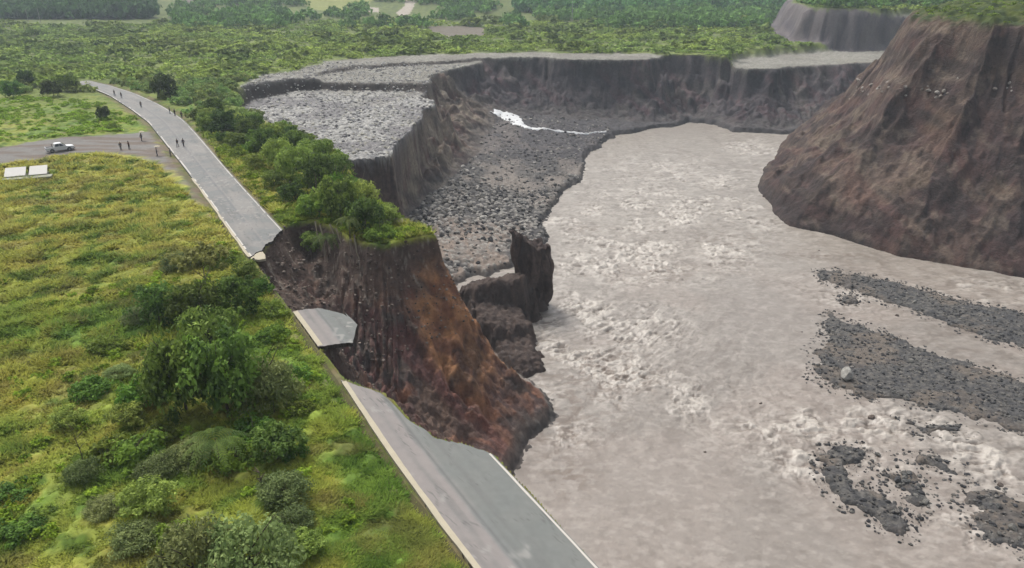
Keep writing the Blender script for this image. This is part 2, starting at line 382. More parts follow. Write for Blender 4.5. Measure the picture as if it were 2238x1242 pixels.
def terrain_color(X, Y, Z, k):
    n = fbm(X/3, Y/3, 201, 4); f = fbm(X/.8, Y/.8, 203, 3)
    g = grass_color(X, Y)
    fa = sstep(140, 260, Y)[..., None]
    g = g*(1-fa) + fa*VEG*(mixc(A3(122,134,68), A3(98,114,56), sstep(.35, .65, n)))
    g = g*(1-.28*sstep(330, 520, Y))[..., None]
    g = mixc(g, A3(150,156,84), inpoly(X, Y, FIELD_PALE)*.9)
    for p in BROWN: g = mixc(g, A3(128,116,108), inpoly(X, Y, p)*.85)
    for p in PALE_LOOP: g = mixc(g, A3(190,180,165), inpoly(X, Y, p)*1.0)
    # hedge margin of stones
    w1, id1 = worley(X/1.25, Y/1.25, 5); w2, id2 = worley(X/3.1, Y/3.1, 9)
    st = mixc(A3(140,140,140), A3(205,203,196), id1)
    st = mixc(st, A3(86,82,82), sstep(.44, .66, w1)*.6)
    st = mixc(st, A3(165,160,146), sstep(.6, .8, fbm(X/12, Y/30, 205, 3))*.5)
    st = mixc(st, A3(118,114,118), sstep(.48, .60, fbm(X/14, Y/10, 207, 4))*.6)
    st = mixc(st, A3(150,146,130), sstep(245, 285, Y)*.6)
    sc_ = np.maximum(np.exp(-((k['dL']+.2)/1.5)**2)*sstep(205, 222, Y), .8*np.exp(-((k['dL2'])/1.3)**2)*sstep(290, 300, Y))
    st = mixc(st, A3(78,70,66), np.clip(sc_*1.2, 0, 1))
    c = mixc(g, st, k['stones'])
    pt = ats([(868,478),(905,486),(932,500),(925,512),(880,506),(855,492)], 0); dp, _ = poly_sd(X, Y, pt)
    c = mixc(c, A3(158,152,138), sstep(.8, -.8, dp + (n-.5)*2))
    # track
    dTr, _ = poly_sd(X, Y, TRACK)
    tr = sstep(1.2, -1.2, dTr + (n-.5)*4)
    tc_ = mixc(A3(128,116,106), A3(140,137,132), sstep(.4, .6, fbm(X/8, Y/1.5, 209, 3)))
    c = mixc(c, tc_, tr)
    # earth verge beside the road
    vg = sstep(2.2, .3, k['road_d'] + (n-.5)*2.2)*(~k['inC'])
    c = mixc(c, mixc(A3(128,112,92), A3(95,98,50), sstep(.4, .6, n)), vg*.8)
    # ---- cliffs
    s = k['s2']; aF = k['aF']
    st1 = fbm(aF/1.3 + 2.5*k['n1'], s*2.4 + k['n2'], 301, 4); st2 = fbm(aF/4.5 + 2.5*k['n2'], s*3 + k['n1'], 303, 4); pz = fbm(X/5+Z/4, Y/5-Z/5, 305, 3)
    vst = .4*fbm(aF/.95 + 2.6*k['n1'], s*2.4, 321, 4) + .6*fbm(X/1.5, Y/1.5+Z*.25, 322, 5); vs2 = fbm(aF/2.6 + 1.5*k['n2'], s*3.2, 323, 4)
    nc = mixc(A3(122,98,86), A3(90,76,73), sstep(.42, .58, vst))
    nc = mixc(nc, A3(138,98,76), sstep(.50, .64, vs2)*.7)
    nc = mixc(nc, A3(84,84,80), sstep(.50, .40, fbm(aF/4+2*k['n1'], s*4.5, 309, 3))*.65)
    nc = mixc(nc, A3(112,78,76), sstep(.56, .68, pz)*.6)
    spur = np.clip(1-np.hypot((X+4)/12, (Y-94)/9), 0, 1)
    nc = mixc(nc, mixc(A3(168,126,88), A3(128,92,72), sstep(.38, .62, vst)), sstep(0, .30, spur)*sstep(-26, -14, Z+4*(vs2-.5))*.85)
    nc = mixc(nc, A3(62,56,56), sstep(.60, .70, fbm(X/2.5, Z/2.5, 325, 4))*.55)
    nc = nc*np.array([1.68, 1.58, 1.55], np.float32)
    # dark top soil band with pebbles
    wp, ip = worley(X/.55+Z/.7, Y/.55-Z/.9, 55)
    soil = mixc(A3(88,75,69), A3(134,116,104), fbm(X/1.4, Y/1.4+Z/2, 327, 5))
    soil = mixc(soil, A3(165,155,142), (ip > .82)*sstep(.45, .25, wp))
    band = sstep(-7.5, -4.0, Z + 4*(st2-.5)*2)
    nc = mixc(nc, soil, np.maximum(band*.9, sstep(-24, -32, X + (n-.5)*6)*.8))
    nc = mixc(nc, A3(112,92,88), sstep(-21, -26, Z + (n-.5)*8)*.5)
    st3 = fbm(X/4.5+Z*.08, Z/5+Y/9, 331, 5)
    fc = mixc(A3(100,92,94), A3(76,70,74), sstep(.38, .62, .45*st1+.55*st3))
    fc = mixc(fc, A3(124,116,110), sstep(.52, .7, st2)*.6)
    fc = mixc(fc, A3(112,84,88), sstep(.55, .7, pz)*.5)
    lit = sstep(6, -6, X)*sstep(120, 160, Y)  # mask for left cliff faces whose sunlight is painted in as paler colour
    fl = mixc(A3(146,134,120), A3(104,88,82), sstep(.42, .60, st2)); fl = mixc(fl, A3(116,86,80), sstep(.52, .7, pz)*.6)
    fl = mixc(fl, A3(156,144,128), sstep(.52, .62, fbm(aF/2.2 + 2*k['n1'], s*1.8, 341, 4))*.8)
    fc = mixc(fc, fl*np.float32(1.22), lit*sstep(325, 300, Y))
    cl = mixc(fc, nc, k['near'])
    fan = sstep(.55, .85, s + .5*(fbm(aF/5, aF*0+s*2, 335, 3)-.5))*(1-k['near'])
    cl = mixc(cl, mixc(A3(112,108,104), A3(90,84,84), sstep(.4, .6, fbm(X/1.6, Y/1.6, 337, 4))), fan*.7)
    cl = mixc(cl, A3(64,60,62), sstep(.60, .70, fbm(X/3, Y/6+Z/2.5, 339, 4))*(1-k['near'])*.5)
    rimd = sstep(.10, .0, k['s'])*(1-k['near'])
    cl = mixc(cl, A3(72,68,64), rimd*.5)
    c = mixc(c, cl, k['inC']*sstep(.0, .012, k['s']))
    # ---- canyon floor
    gv = mixc(A3(92,90,90), A3(128,124,118), id1*.8)
    gv = mixc(gv, A3(58,56,58), sstep(.40, .6, w1)*.7)
    pale = sstep(.52, .68, fbm(X/11, Y/20, 311, 3))
    gv = mixc(gv, A3(164,154,144), pale*.7)
    gv = mixc(gv, A3(156,142,130), sstep(.42, .56, fbm(X/4, Y/9, 315, 4))*sstep(192, 165, Y)*.85)
    gv = mixc(gv, A3(80,76,82), sstep(225, 265, Y)*.5)
    gv = mixc(gv, A3(186,182,174), ((id1 > .55)*sstep(.5, .3, w1))*sstep(215, 190, Y)*sstep(18, 2, X)*.8)
    tong = sstep(.48, .56, fbm((X+Y*.25)/2.6+1.5*k['n1']*4, Y/13, 319, 4))*sstep(186, 172, Y)*sstep(6, -1, X)
    gv = mixc(gv, mixc(A3(174,158,144), A3(150,134,122), n), tong*.9)
    fl_ = k['inC']*sstep(.90, 1.0, k['s'])
    c = mixc(c, gv, fl_)
    wet = k['inC']*(k['s'] >= .9)*sstep(1.6, .2, k['dW'])
    c = mixc(c, A3(74,70,70), wet*.8)
    w3, id3 = worley(X/.7, Y/.7, 15)
    bars = mixc(A3(88,88,88), A3(124,120,114), id3)
    bars = mixc(bars, A3(68,68,70), sstep(.35, .6, w3)*.6)
    bars = mixc(bars, A3(134,122,110), sstep(.46, .62, fbm(X/6, Y/4, 313, 4))*.65)
    bars = mixc(bars, A3(78,80,84), sstep(.95, .6, k['bar'])*.7)
    bars = mixc(bars, A3(82,82,84), sstep(.52, .64, fbm(X/2.2, Y/1.8, 317, 3))*.5)
    c = mixc(c, bars, (k['dW'] < 0)*sstep(.25, .55, k['bar']))
    c = mixc(c, mixc(A3(88,78,74), A3(116,100,92), fbm(X/1.1+Z*.2, Y/1.1, 77, 4)), k['blk'])
    # ---- right hill
    di = k['di']; aH = k['aH']
    e1 = fbm(aH/11 + di*.10 + 1.5*k['n1'], di/17, 401, 4); e2 = fbm(aH/3.0 + di*.05 + 1.5*k['n2'], di/8, 403, 5); e3 = fbm(X/9, Z/9, 405, 4)
    hc = mixc(A3(108,86,80), A3(82,67,66), sstep(.36, .64, e2))
    hc = mixc(hc, A3(102,86,80), sstep(.52, .60, fbm(X/14+Z/20, Z/2.2, 421, 3))*.4)
    hc = mixc(hc, A3(138,120,106), sstep(.54, .62, e1)*.6)
    hc = mixc(hc, A3(78,68,66), sstep(.45, .38, e1)*.75)
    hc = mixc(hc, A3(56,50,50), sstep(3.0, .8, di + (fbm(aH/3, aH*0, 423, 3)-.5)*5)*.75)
    hc = mixc(hc, A3(118,84,75), sstep(.54, .66, e3)*.42)
    hc = mixc(hc, A3(114,94,80), sstep(.56, .68, fbm(X/6, Z/11, 409, 4))*.4)
    hc = mixc(hc, A3(82,74,72), sstep(.58, .70, fbm(X/3.2, Z/4.5, 413, 4))*.55)
    hc = mixc(hc, A3(112,96,78), sstep(.60, .75, fbm(aH/12, di/8, 407, 3))*.5)
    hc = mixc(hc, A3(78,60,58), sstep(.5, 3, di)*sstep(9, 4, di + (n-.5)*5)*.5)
    zl = -1.0 + 8.0*sstep(250, 190, Y) + (n-.5)*5
    wq, iq = worley(X/.8, Z/.8 + Y/2, 57)
    hc = mixc(hc, A3(104,88,74), sstep(zl+1, zl+5, Z)*sstep(.4, .6, n)*.5)
    ck = fbm(X/6+di*.03, Z/7+Y/14, 425, 5); hc = mixc(hc, A3(58,48,46), sstep(.012, .003, np.abs(ck-.5))*.6)
    ck = fbm(aH/3.5+k['n1'], di/12, 427, 5); hc = mixc(hc, A3(60,50,48), sstep(.014, .003, np.abs(ck-.48))*.5)
    hc = mixc(hc, A3(150,136,120), sstep(.60, .66, fbm(X/2.4, Z/2.4, 429, 4))*.35)
    hc = mixc(hc, A3(64,54,52), sstep(.57, .64, fbm(X/4+di*.05, Z/3, 431, 5))*.6)
    hc = hc*(.86+.28*fbm(X/.9, Y/.9+Z, 433, 4))[..., None]
    top = sstep(21.0, 23.0, Z + (n-.5)*4)
    gt = mixc(A3(92,104,44), A3(62,78,34), sstep(.4, .6, n))
    hc = mixc(hc, gt, top)
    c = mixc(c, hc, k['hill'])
    ec = mixc(A3(122,114,114), A3(100,94,98), sstep(.4, .6, fbm(X/3, Z/12, 411, 3)))
    c = mixc(c, ec, k['esc']*(~k['hill'])*(~k['inC']))
    c = c*(.86+.28*f)[..., None]
    cls = np.zeros(X.shape, np.int8)                                   # 0 meadow
    cls[tr > .5] = 1                                                   # track
    cls[k['stones'] > .5] = 2                                          # boulder terrace
    cls[k['inC'] & (k['s'] > .01)] = 3                                 # cliff
    cls[k['inC'] & (k['s'] > .93)] = 4                                 # canyon floor
    cls[(k['dW'] < 0) & (k['s'] >= 1)] = 5                             # river bed and bars
    cls[k['blk'] > 0] = 3
    cls[k['hill']] = 6
    cls[k['hill'] & (top > .5)] = 7
    # boulders as relief
    dz = np.zeros_like(Z)
    rk = np.maximum(k['stones']*(~k['inC']), np.maximum(fl_, (k['dW'] < 0)*k['bar']))*(~k['hill'])
    isb = (k['dW'] < 0)
    dz += rk*np.where(isb, (.5-w1)*.35*(.3+id1), (.5-w1)*.8*(.3+id1) + (.45-w2)*.4)
    gr = (cls == 0)*(k['road_d'] > 1)
    dz += gr*(fbm(X/1.2, Y/1.2, 501, 4)-.5)*.7*(1-.6*tr)
    return c.astype(np.float32), cls, dz.astype(np.float32)

# ------------------------------------------------------------------ terrain mesh (fan of cells, finer where the eye is nearer)
def radii(spec):
    out = []; 
    for a, b, st0, st1 in spec:
        x = a
        while x < b:
            out.append(x); x += st0 + (st1-st0)*(x-a)/(b-a)
    return np.array(out + [spec[-1][1]], np.float32)
rad = radii([(10,38,.45,.30),(38,125,.17,.22),(125,250,.30,.42),(250,285,.42,.42),(285,345,.30,.30),(345,375,.5,.7),(375,700,1.0,5),(700,1900,6,30)])
az = np.linspace(R(-64), R(52), 1230).astype(np.float32)
AZ, RA = np.meshgrid(az, rad)
GX = (np.sin(AZ)*RA); GY = (np.cos(AZ)*RA)
fx, fy = GX.ravel(), GY.ravel()
Z = np.empty(fx.shape, np.float32); COL = np.empty((len(fx), 3), np.float32); CLS = np.empty(len(fx), np.int8)
CH = 200000
for i in range(0, len(fx), CH):
    sl_ = slice(i, i+CH)
    z, k = terrain(fx[sl_], fy[sl_]); c, cl, dz = terrain_color(fx[sl_], fy[sl_], z, k)
    Z[sl_] = z+dz; COL[sl_] = c; CLS[sl_] = cl
nr_, na = GX.shape
idx = np.arange(nr_*na, dtype=np.int32).reshape(nr_, na)
quads = np.stack([idx[:-1, :-1], idx[:-1, 1:], idx[1:, 1:], idx[1:, :-1]], -1).reshape(-1, 4)
qc = CLS[quads[:, 0]]
VV = np.c_[fx, fy, Z]
names = {0: ('meadow', M_grass), 1: ('gravel_track', M_track), 2: ('boulder_terrace', M_rock), 3: ('canyon_cliff', M_cliff), 4: ('canyon_floor', M_rock), 5: ('river_bed', M_rock), 6: ('hillside', M_cliff), 7: ('hilltop', M_grass)}
for cnum, (nm, mt) in names.items():
    q = quads[qc == cnum]
    if not len(q): continue
    u, inv = np.unique(q, return_inverse=True)
    me = np_mesh(nm, VV[u], inv.reshape(-1, 4), mt, COL[u])
    tag(link(nm, me), kind='structure')
def ground_z(x, y):
    x = np.atleast_1d(np.asarray(x, np.float32)); y = np.atleast_1d(np.asarray(y, np.float32))
    out = np.empty(x.shape, np.float32)
    for i in range(0, len(x), CH): out[i:i+CH] = terrain(x[i:i+CH], y[i:i+CH], False)
    return out

# ------------------------------------------------------------------ river
def water_mesh():
    rr = radii([(45,120,.22,.22),(120,200,.25,.35),(200,345,.35,.55)]); aa = np.linspace(R(-12), R(47), 820).astype(np.float32)
    A_, R_ = np.meshgrid(aa, rr); X = (np.sin(A_)*R_).ravel(); Y = (np.cos(A_)*R_).ravel()
    u = X; v = Y
    # flow coordinates: upstream the river comes straight at the viewer, then swings to the right
    turn = sstep(150, 70, Y)*.9 + sstep(15, 60, X)*.35
    ca, sa = np.cos(turn), np.sin(turn)
    al = -(Y*ca) + X*sa; ac = X*ca + Y*sa
    wv = fbm(X/5, Y/5, 601, 4)-.5
    cw = sstep(120, 150, Y); st = fbm((ac+3*wv)/1.4, (al+3*wv)/4.2, 603, 4)*(1-cw) + cw*fbm((X+3*wv)/3.2, (Y+2*wv)/2.1, 604, 4); ch = fbm(X/1.5+2*wv, Y/1.1+2*wv, 605, 4); big = fbm(X/16, Y/20, 607, 3)
    fin = ridge(X/1.4+2*wv, Y/.8, 609, 3)
    def blob(px, py, wx, wy):
        x0, y0 = at(px, py, -28); return np.exp(-((X-x0)/wx)**2-((Y-y0)/wy)**2)
    rap = np.zeros_like(X)
    for b in ((1470,460,26,22,1),(1400,560,22,16,1),(1520,545,14,10,.9),(1300,700,15,13,1.0),(1260,790,10,9,1),(1350,820,10,8,.8),(1230,480,9,16,.6),(1450,380,28,24,.5),(1560,400,14,20,.5),
              (1650,330,10,30,.7),(1700,480,8,10,.4),(1830,650,9,7,.5),(2100,640,30,10,.5),(1560,900,10,5,.5),(1700,920,10,6,.9),(1900,930,12,5,.9),(2050,980,12,6,1),(2200,1000,10,6,.9),(2100,1130,9,6,.8),(1750,1010,6,8,.7),(1500,870,10,6,.5),(1250,960,4,6,.6),(1620,560,12,7,.3)):
        rap = np.maximum(rap, blob(*b[:4])*b[4])
    calm = np.zeros_like(X)
    for b in ((1690,680,10,15),(1400,1060,16,10),(1650,1170,22,7),(1480,285,20,14)):
        calm = np.maximum(calm, blob(*b))
    patch = fbm((X+4*wv)/5.5, (Y+4*wv)/7, 615, 4)
    rap = np.clip(rap*(1-.85*calm)*(.35+1.3*sstep(.36, .62, patch)), 0, 1.15)
    amp = .09+.46*rap
    z = -28 + amp*((ch-.5)*1.7 + (fin-.6)*.8 + (st-.5)*.9)*(1-.7*calm) + (big-.5)*.25
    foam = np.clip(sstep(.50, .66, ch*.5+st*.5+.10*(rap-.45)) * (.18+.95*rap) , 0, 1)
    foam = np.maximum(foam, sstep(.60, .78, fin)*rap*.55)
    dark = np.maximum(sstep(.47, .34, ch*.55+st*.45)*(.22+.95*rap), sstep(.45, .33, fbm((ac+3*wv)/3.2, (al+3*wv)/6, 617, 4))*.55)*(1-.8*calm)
    base = mixc(A3(164,153,143), A3(156,148,139), sstep(.4, .6, big))
    base = mixc(base, A3(168,160,148), sstep(120, 190, Y)*.8)
    base = mixc(base, A3(160,151,142), calm*.7)
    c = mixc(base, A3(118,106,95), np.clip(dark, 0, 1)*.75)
    str_ = sstep(.52, .70, fbm((ac+4*wv)/1.1, (al+5*wv)/9, 619, 4)*(1-cw) + cw*fbm((X+3*wv)/4.5, (Y+2*wv)/1.8, 620, 4))*(.25+.6*rap)*(1-.7*calm)
    c = mixc(c, A3(196,187,175), str_*.7)
    c = mixc(c, A3(216,208,197), foam*.85)
    k2 = fbm(X/.6, Y/.5, 613, 3)
    for (bx_, by_, wx_, wy_) in ((1440,590,10,4.5),(1300,790,9,7),(1250,880,8,6),(1560,520,8,5),(1290,500,5,5),(1230,950,6,4),(1350,830,7,4),(1240,1040,4,5),(1800,560,14,3)):
        bb = blob(bx_, by_, wx_, wy_); c = mixc(c, A3(124,108,94), bb*sstep(.50, .60, fbm(X/1.5+2*wv, Y/1.1, 621, 4))*.75)
    c = mixc(c, A3(132,122,112), sstep(.58, .70, fbm(X/1.1, Y/.8, 623, 4))*.35)
    c = mixc(c, A3(204,196,186), sstep(.58, .70, fbm(X/1.3+9, Y/.8, 625, 4))*(.25+.4*rap))
    c = c*(.88+.24*k2)[..., None]
    idx = np.arange(len(X), dtype=np.int32).reshape(R_.shape)
    q = np.stack([idx[:-1, :-1], idx[:-1, 1:], idx[1:, 1:], idx[1:, :-1]], -1).reshape(-1, 4)
    gz = np.empty(len(X), np.float32)
    for i in range(0, len(X), CH): gz[i:i+CH] = terrain(X[i:i+CH], Y[i:i+CH], False)
    keep = (gz[q] < -25.5).any(1)
    q = q[keep]; u_, inv = np.unique(q, return_inverse=True)
    m = tint_mat('silty_water', .42, 1.2, .06, .35, .15, spec=.35)
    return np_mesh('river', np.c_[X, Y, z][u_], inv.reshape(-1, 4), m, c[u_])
tag(link('river', water_mesh()), kind='structure')
# the white side stream that tumbles down to the river
def stream():
    pts = [(1082,212,-14,2.0),(1094,228,-17.6,3.4),(1110,239,-19.6,4.6),(1128,250,-20.8,4.0),(1136,262,-21.6,2.4),(1160,272,-22.6,1.3),(1200,280,-23.8,1.0),(1240,286,-24.8,.7),(1280,292,-25.8,.8),(1322,296,-27.3,.6)]
    V = []; F = []; cc = []; n = 90
    P = np.array([(*at(a, b, z), wd) for a, b, z, wd in pts]); d = np.r_[0, np.cumsum(np.hypot(*np.diff(P[:, :2], axis=0).T))]
    t = np.linspace(0, d[-1], n)
    x = np.interp(t, d, P[:, 0]) + (vn(t/4, t*0, 3)-.5)*2.2; y = np.interp(t, d, P[:, 1]); wd = np.interp(t, d, P[:, 2])*(.55+.9*vn(t/2.5, t*0, 9))
    tx, ty = np.gradient(x), np.gradient(y); l = np.hypot(tx, ty); nx, ny = -ty/l, tx/l
    for j, v in enumerate(np.linspace(-1, 1, 7)):
        X_ = x+nx*v*wd; Y_ = y+ny*v*wd
        g = ground_z(X_, Y_)
        V.append(np.c_[X_, Y_, g+.55-.75*abs(v)**3 + (vn(X_*2, Y_*2, 4)-.5)*.5])
        cc.append(A3(248,250,250)*(.85+.35*vn(X_*2, Y_*1.5, 8))[:, None])
    V = np.concatenate(V); cc = np.concatenate(cc); id_ = np.arange(7*n).reshape(7, n)
    F = np.stack([id_[:-1, :-1], id_[:-1, 1:], id_[1:, 1:], id_[1:, :-1]], -1).reshape(-1, 4)
    return np_mesh('stream', V, F, tint_mat('white_water', .5, 2, .1, .4, .1), cc)
tag(link('stream', stream()), kind='structure')

# ------------------------------------------------------------------ road pieces
def road_color(s, v, X, Y, nearp):
    n = fbm(X/2.5, Y/2.5, 701, 4); al = fbm(s/9, v*9, 703, 3); cr = fbm(X/.35, Y/.35, 705, 2)
    c = mixc(A3(160,158,154), A3(148,150,148), sstep(.35, .65, n))
    c = mixc(c, A3(172,164,160), sstep(.36, .30, v)*.75*nearp)
    c = mixc(c, A3(128,130,128), np.exp(-((v-.37)/.018)**2)*.8*nearp)
    c = mixc(c, A3(140,144,140), sstep(.36, .45, v)*nearp*.75)
    for v0 in (.55, .72, .20): c = mixc(c, A3(132,134,132), np.exp(-((v-v0)/.035)**2)*.28*nearp)
    c = mixc(c, A3(130,130,128), sstep(.55, .75, al)*.35)
    # far part: patched surface, slightly lighter strips
    c = mixc(c, A3(168,166,162), np.exp(-((v-.45)/.02)**2)*(1-nearp)*.7)
    c = mixc(c, A3(134,134,136), np.exp(-((v-.40)/.03)**2)*(1-nearp)*.5)
    c = mixc(c, A3(176,172,166), sstep(.55, .75, fbm(s/14, v*3, 707, 3))*(1-nearp)*.6)
    c = mixc(c, A3(112,112,110), (np.abs(fbm(s/5, v*3, 711, 4)-.5) < .006)*.55)
    c = mixc(c, A3(190,188,182), sstep(.80, .86, vn(X/.5, Y/.5, 713))*sstep(.5, .6, vn(X/5, Y/5, 715))*.6)
    c = c*(.94+.12*cr)[..., None]*.90
    return c
def road_piece(name, s0f, s1f, v0, v1, ncol, nrow, thick=.32, z0=.06, jag=.0, side=(92,86,80), obj_parent=None):
    vs = np.linspace(v0, v1, ncol)
    s0 = np.array([s0f(v) for v in vs]); s1 = np.array([s1f(v) for v in vs])
    if jag:
        s0 = s0 + (fbm(vs*31, vs*0, 7, 3)-.5)*jag; s1 = s1 + (fbm(vs*27, vs*0+5, 17, 3)-.5)*jag
    T = np.linspace(0, 1, nrow)
    S = s0[None]*(1-T[:, None]) + s1[None]*T[:, None]; Vv = np.broadcast_to(vs, S.shape)
    X, Y = road_pt(S.ravel(), Vv.ravel()); X = X.astype(np.float32); Y = Y.astype(np.float32)
    nearp = sstep(90, 75, Y)
    c = road_color(S.ravel().astype(np.float32), Vv.ravel().astype(np.float32), X, Y, nearp)
    zc = z0 - .10*(2*Vv.ravel()-1)**2*1.0 + (vn(X/4, Y/4, 3)-.5)*.05
    top = np.c_[X, Y, zc]; bot = top - np.array([0, 0, thick])
    n = nrow*ncol; id_ = np.arange(n).reshape(nrow, ncol)
    F = [np.stack([id_[:-1, :-1], id_[1:, :-1], id_[1:, 1:], id_[:-1, 1:]], -1).reshape(-1, 4)]
    F.append(F[0][:, ::-1] + n)
    ring = np.concatenate([id_[0, :], id_[1:, -1], id_[-1, -2::-1], id_[-2:0:-1, 0]])
    rt = top[ring]; rb = bot[ring] + np.c_[(RNG.random((len(ring), 2))-.5)*.15, np.zeros(len(ring))]
    m = len(ring); a = np.arange(m); b = (a+1) % m
    V = np.concatenate([top, bot, rt, rb]); F.append(np.stack([2*n+b, 2*n+a, 2*n+m+a, 2*n+m+b], -1))
    sc_ = np.tile(A3(*side), (2*m, 1))*(.7+.6*RNG.random((2*m, 1)))
    col = np.concatenate([c, np.tile(A3(*side)*.7, (n, 1)), sc_])
    return np_mesh(name, V, np.concatenate(F), M_road, col, smooth=False)
def strip(name, s0, s1, v0, v1, mat, z, n=200, wob=0.0, breaks=0.0, thick=.0, wid=None):
    """long thin marking or kerb laid along the road"""
    S = np.linspace(s0, s1, n); 
    W_ = np.interp(S, RS, RW)
    va = np.full(n, v0, float); vb = np.full(n, v1, float)
    if wid is not None: vb = va + wid/W_
    nn = (fbm(S/3.0, S*0, 77, 3)-.5)
    va = va + wob*nn; vb = vb + wob*(fbm(S/1.6, S*0, 79, 3)-.5)
    X0, Y0 = road_pt(S, va); X1, Y1 = road_pt(S, vb)
    def zz(v, X, Y): return z - .10*(2*np.clip(v, 0, 1)-1)**2 + (vn(X/4, Y/4, 3)-.5)*.05
    a = np.c_[X0, Y0, zz(va, X0, Y0)]; b = np.c_[X1, Y1, zz(vb, X1, Y1)]
    V = np.concatenate([a, b]); i = np.arange(n-1)
    F = np.stack([i, i+1, n+i+1, n+i], -1)
    if breaks: 
        keep = fbm(S[:-1]/2.2, S[:-1]*0, 83, 3) > breaks; F = F[keep]
    if thick:
        d = np.array([0, 0, thick]); V = np.concatenate([V, V-d]); m = 2*n
        F = np.concatenate([F, np.stack([i, m+i, m+i+1, i+1], -1), np.stack([n+i, n+i+1, m+n+i+1, m+n+i], -1), [[0, n, m+n, m], [n-1, m+n-1, m+2*n-1, 2*n-1]]])
    return np_mesh(name, V, F, mat, None, False)
def torn(pts):
    sv = sorted([road_sv(at(*p))[::-1] for p in pts]); v = [a for a, _ in sv]; s = [b for _, b in sv]
    return lambda q: float(np.interp(q, v, s))
S_END = RS[-1]
nt_ = torn(NEAR_TORN); ft_ = torn(FAR_TORN)
sN0 = nt_(0.0); sF1 = ft_(0.0)
roadN = tag(link('road', road_piece('road_near', nt_, lambda v: S_END, 0, 1, 90, 260, jag=.5)), kind='structure')
roadF = tag(link('road', road_piece('road_far', lambda v: 0.0, ft_, 0, 1, 60, 500, jag=.7)), kind='structure')
M_white = plain_mat('worn_white_paint', (222, 216, 206), .7, 2, .12)
M_conc = plain_mat('pale_concrete', (206, 196, 172), .9, 1.5, .14)
M_concg = plain_mat('grey_concrete', (150, 146, 138), .9, 1.5, .14)
link('edge_line', strip('edge_line', nt_(.975)+.2, S_END, .965, .965, M_white, .068, 260, .008, wid=.17), roadN)
link('concrete_edge', strip('concrete_edge', nt_(0)+.4, S_END, -.004, 0, M_conc, .09, 260, .012, thick=.35, wid=.42), roadN)
link('edge_line', strip('edge_line', 18, ft_(.95)-.1, .95, .95, M_white, .068, 400, .01, .32, wid=.14), roadF)
link('edge_line', strip('edge_line', 18, ft_(.03)-.1, .02, .0, M_white, .068, 400, .015, .44, wid=.20), roadF)
link('concrete_edge', strip('concrete_edge', ft_(0)-46, ft_(0)-.2, -.03, 0, M_conc, .075, 160, .03, .0, thick=.3, wid=.32), roadF)
# the stranded slab
sa = torn([(640,681),(668,677),(700,676),(745,677),(752,688),(765,700),(780,708)])
sb = torn([(695,758),(720,756),(745,753),(771,751),(776,728),(780,712)])
vmax = min(road_sv(at(780,710))[1], .97)
M_slab_obj = link('road_slab', road_piece('road_slab', sa, sb, 0, vmax, 60, 50, thick=.45, z0=.10, jag=.25))
tag(M_slab_obj, 'broken square of grey asphalt road stranded over the landslide between the two road ends', 'road slab')
link('concrete_edge', strip('concrete_edge', sa(0)+.1, sb(0)-.1, 0, 0, M_conc, .125, 30, .0, thick=.4, wid=.5), M_slab_obj)
# small broken corner hanging off the far road end
def chunk(name, pts, z, th, mat, tilt=(0, 0)):
    bm = bmesh.new(); cx = sum(p[0] for p in pts)/len(pts); cy = sum(p[1] for p in pts)/len(pts)
    t_ = [bm.verts.new((x, y, z+(x-cx)*tilt[0]+(y-cy)*tilt[1])) for x, y in pts]; b_ = [bm.verts.new((v.co.x+.05, v.co.y, v.co.z-th)) for v in t_]
    bm.faces.new(t_); bm.faces.new(b_[::-1]); n = len(pts)
    for i in range(n): bm.faces.new((t_[i], b_[i], b_[(i+1) % n], t_[(i+1) % n]))
    bmesh.ops.recalc_face_normals(bm, faces=bm.faces)
    me = bpy.data.meshes.new(name); bm.to_mesh(me); bm.free(); me.materials.append(mat); return me
tag(link('road_slab', chunk('corner', ats([(546,566),(558,556),(572,548),(579,556),(580,564),(566,567)], -.1), -.12, .3, M_conc, (-.05, .02))),
    'small pale broken corner of pavement tipping off the end of the upper road', 'road slab')
# low ditch wall between the grass and the near road
link('ditch_wall', strip('ditch_wall', sN0-26, S_END, -.16, 0, plain_mat('ditch_earth', (92,88,52), .95, 1, .35), .02, 300, .03, thick=.5, wid=.8), roadN)
print('terrain/road done')

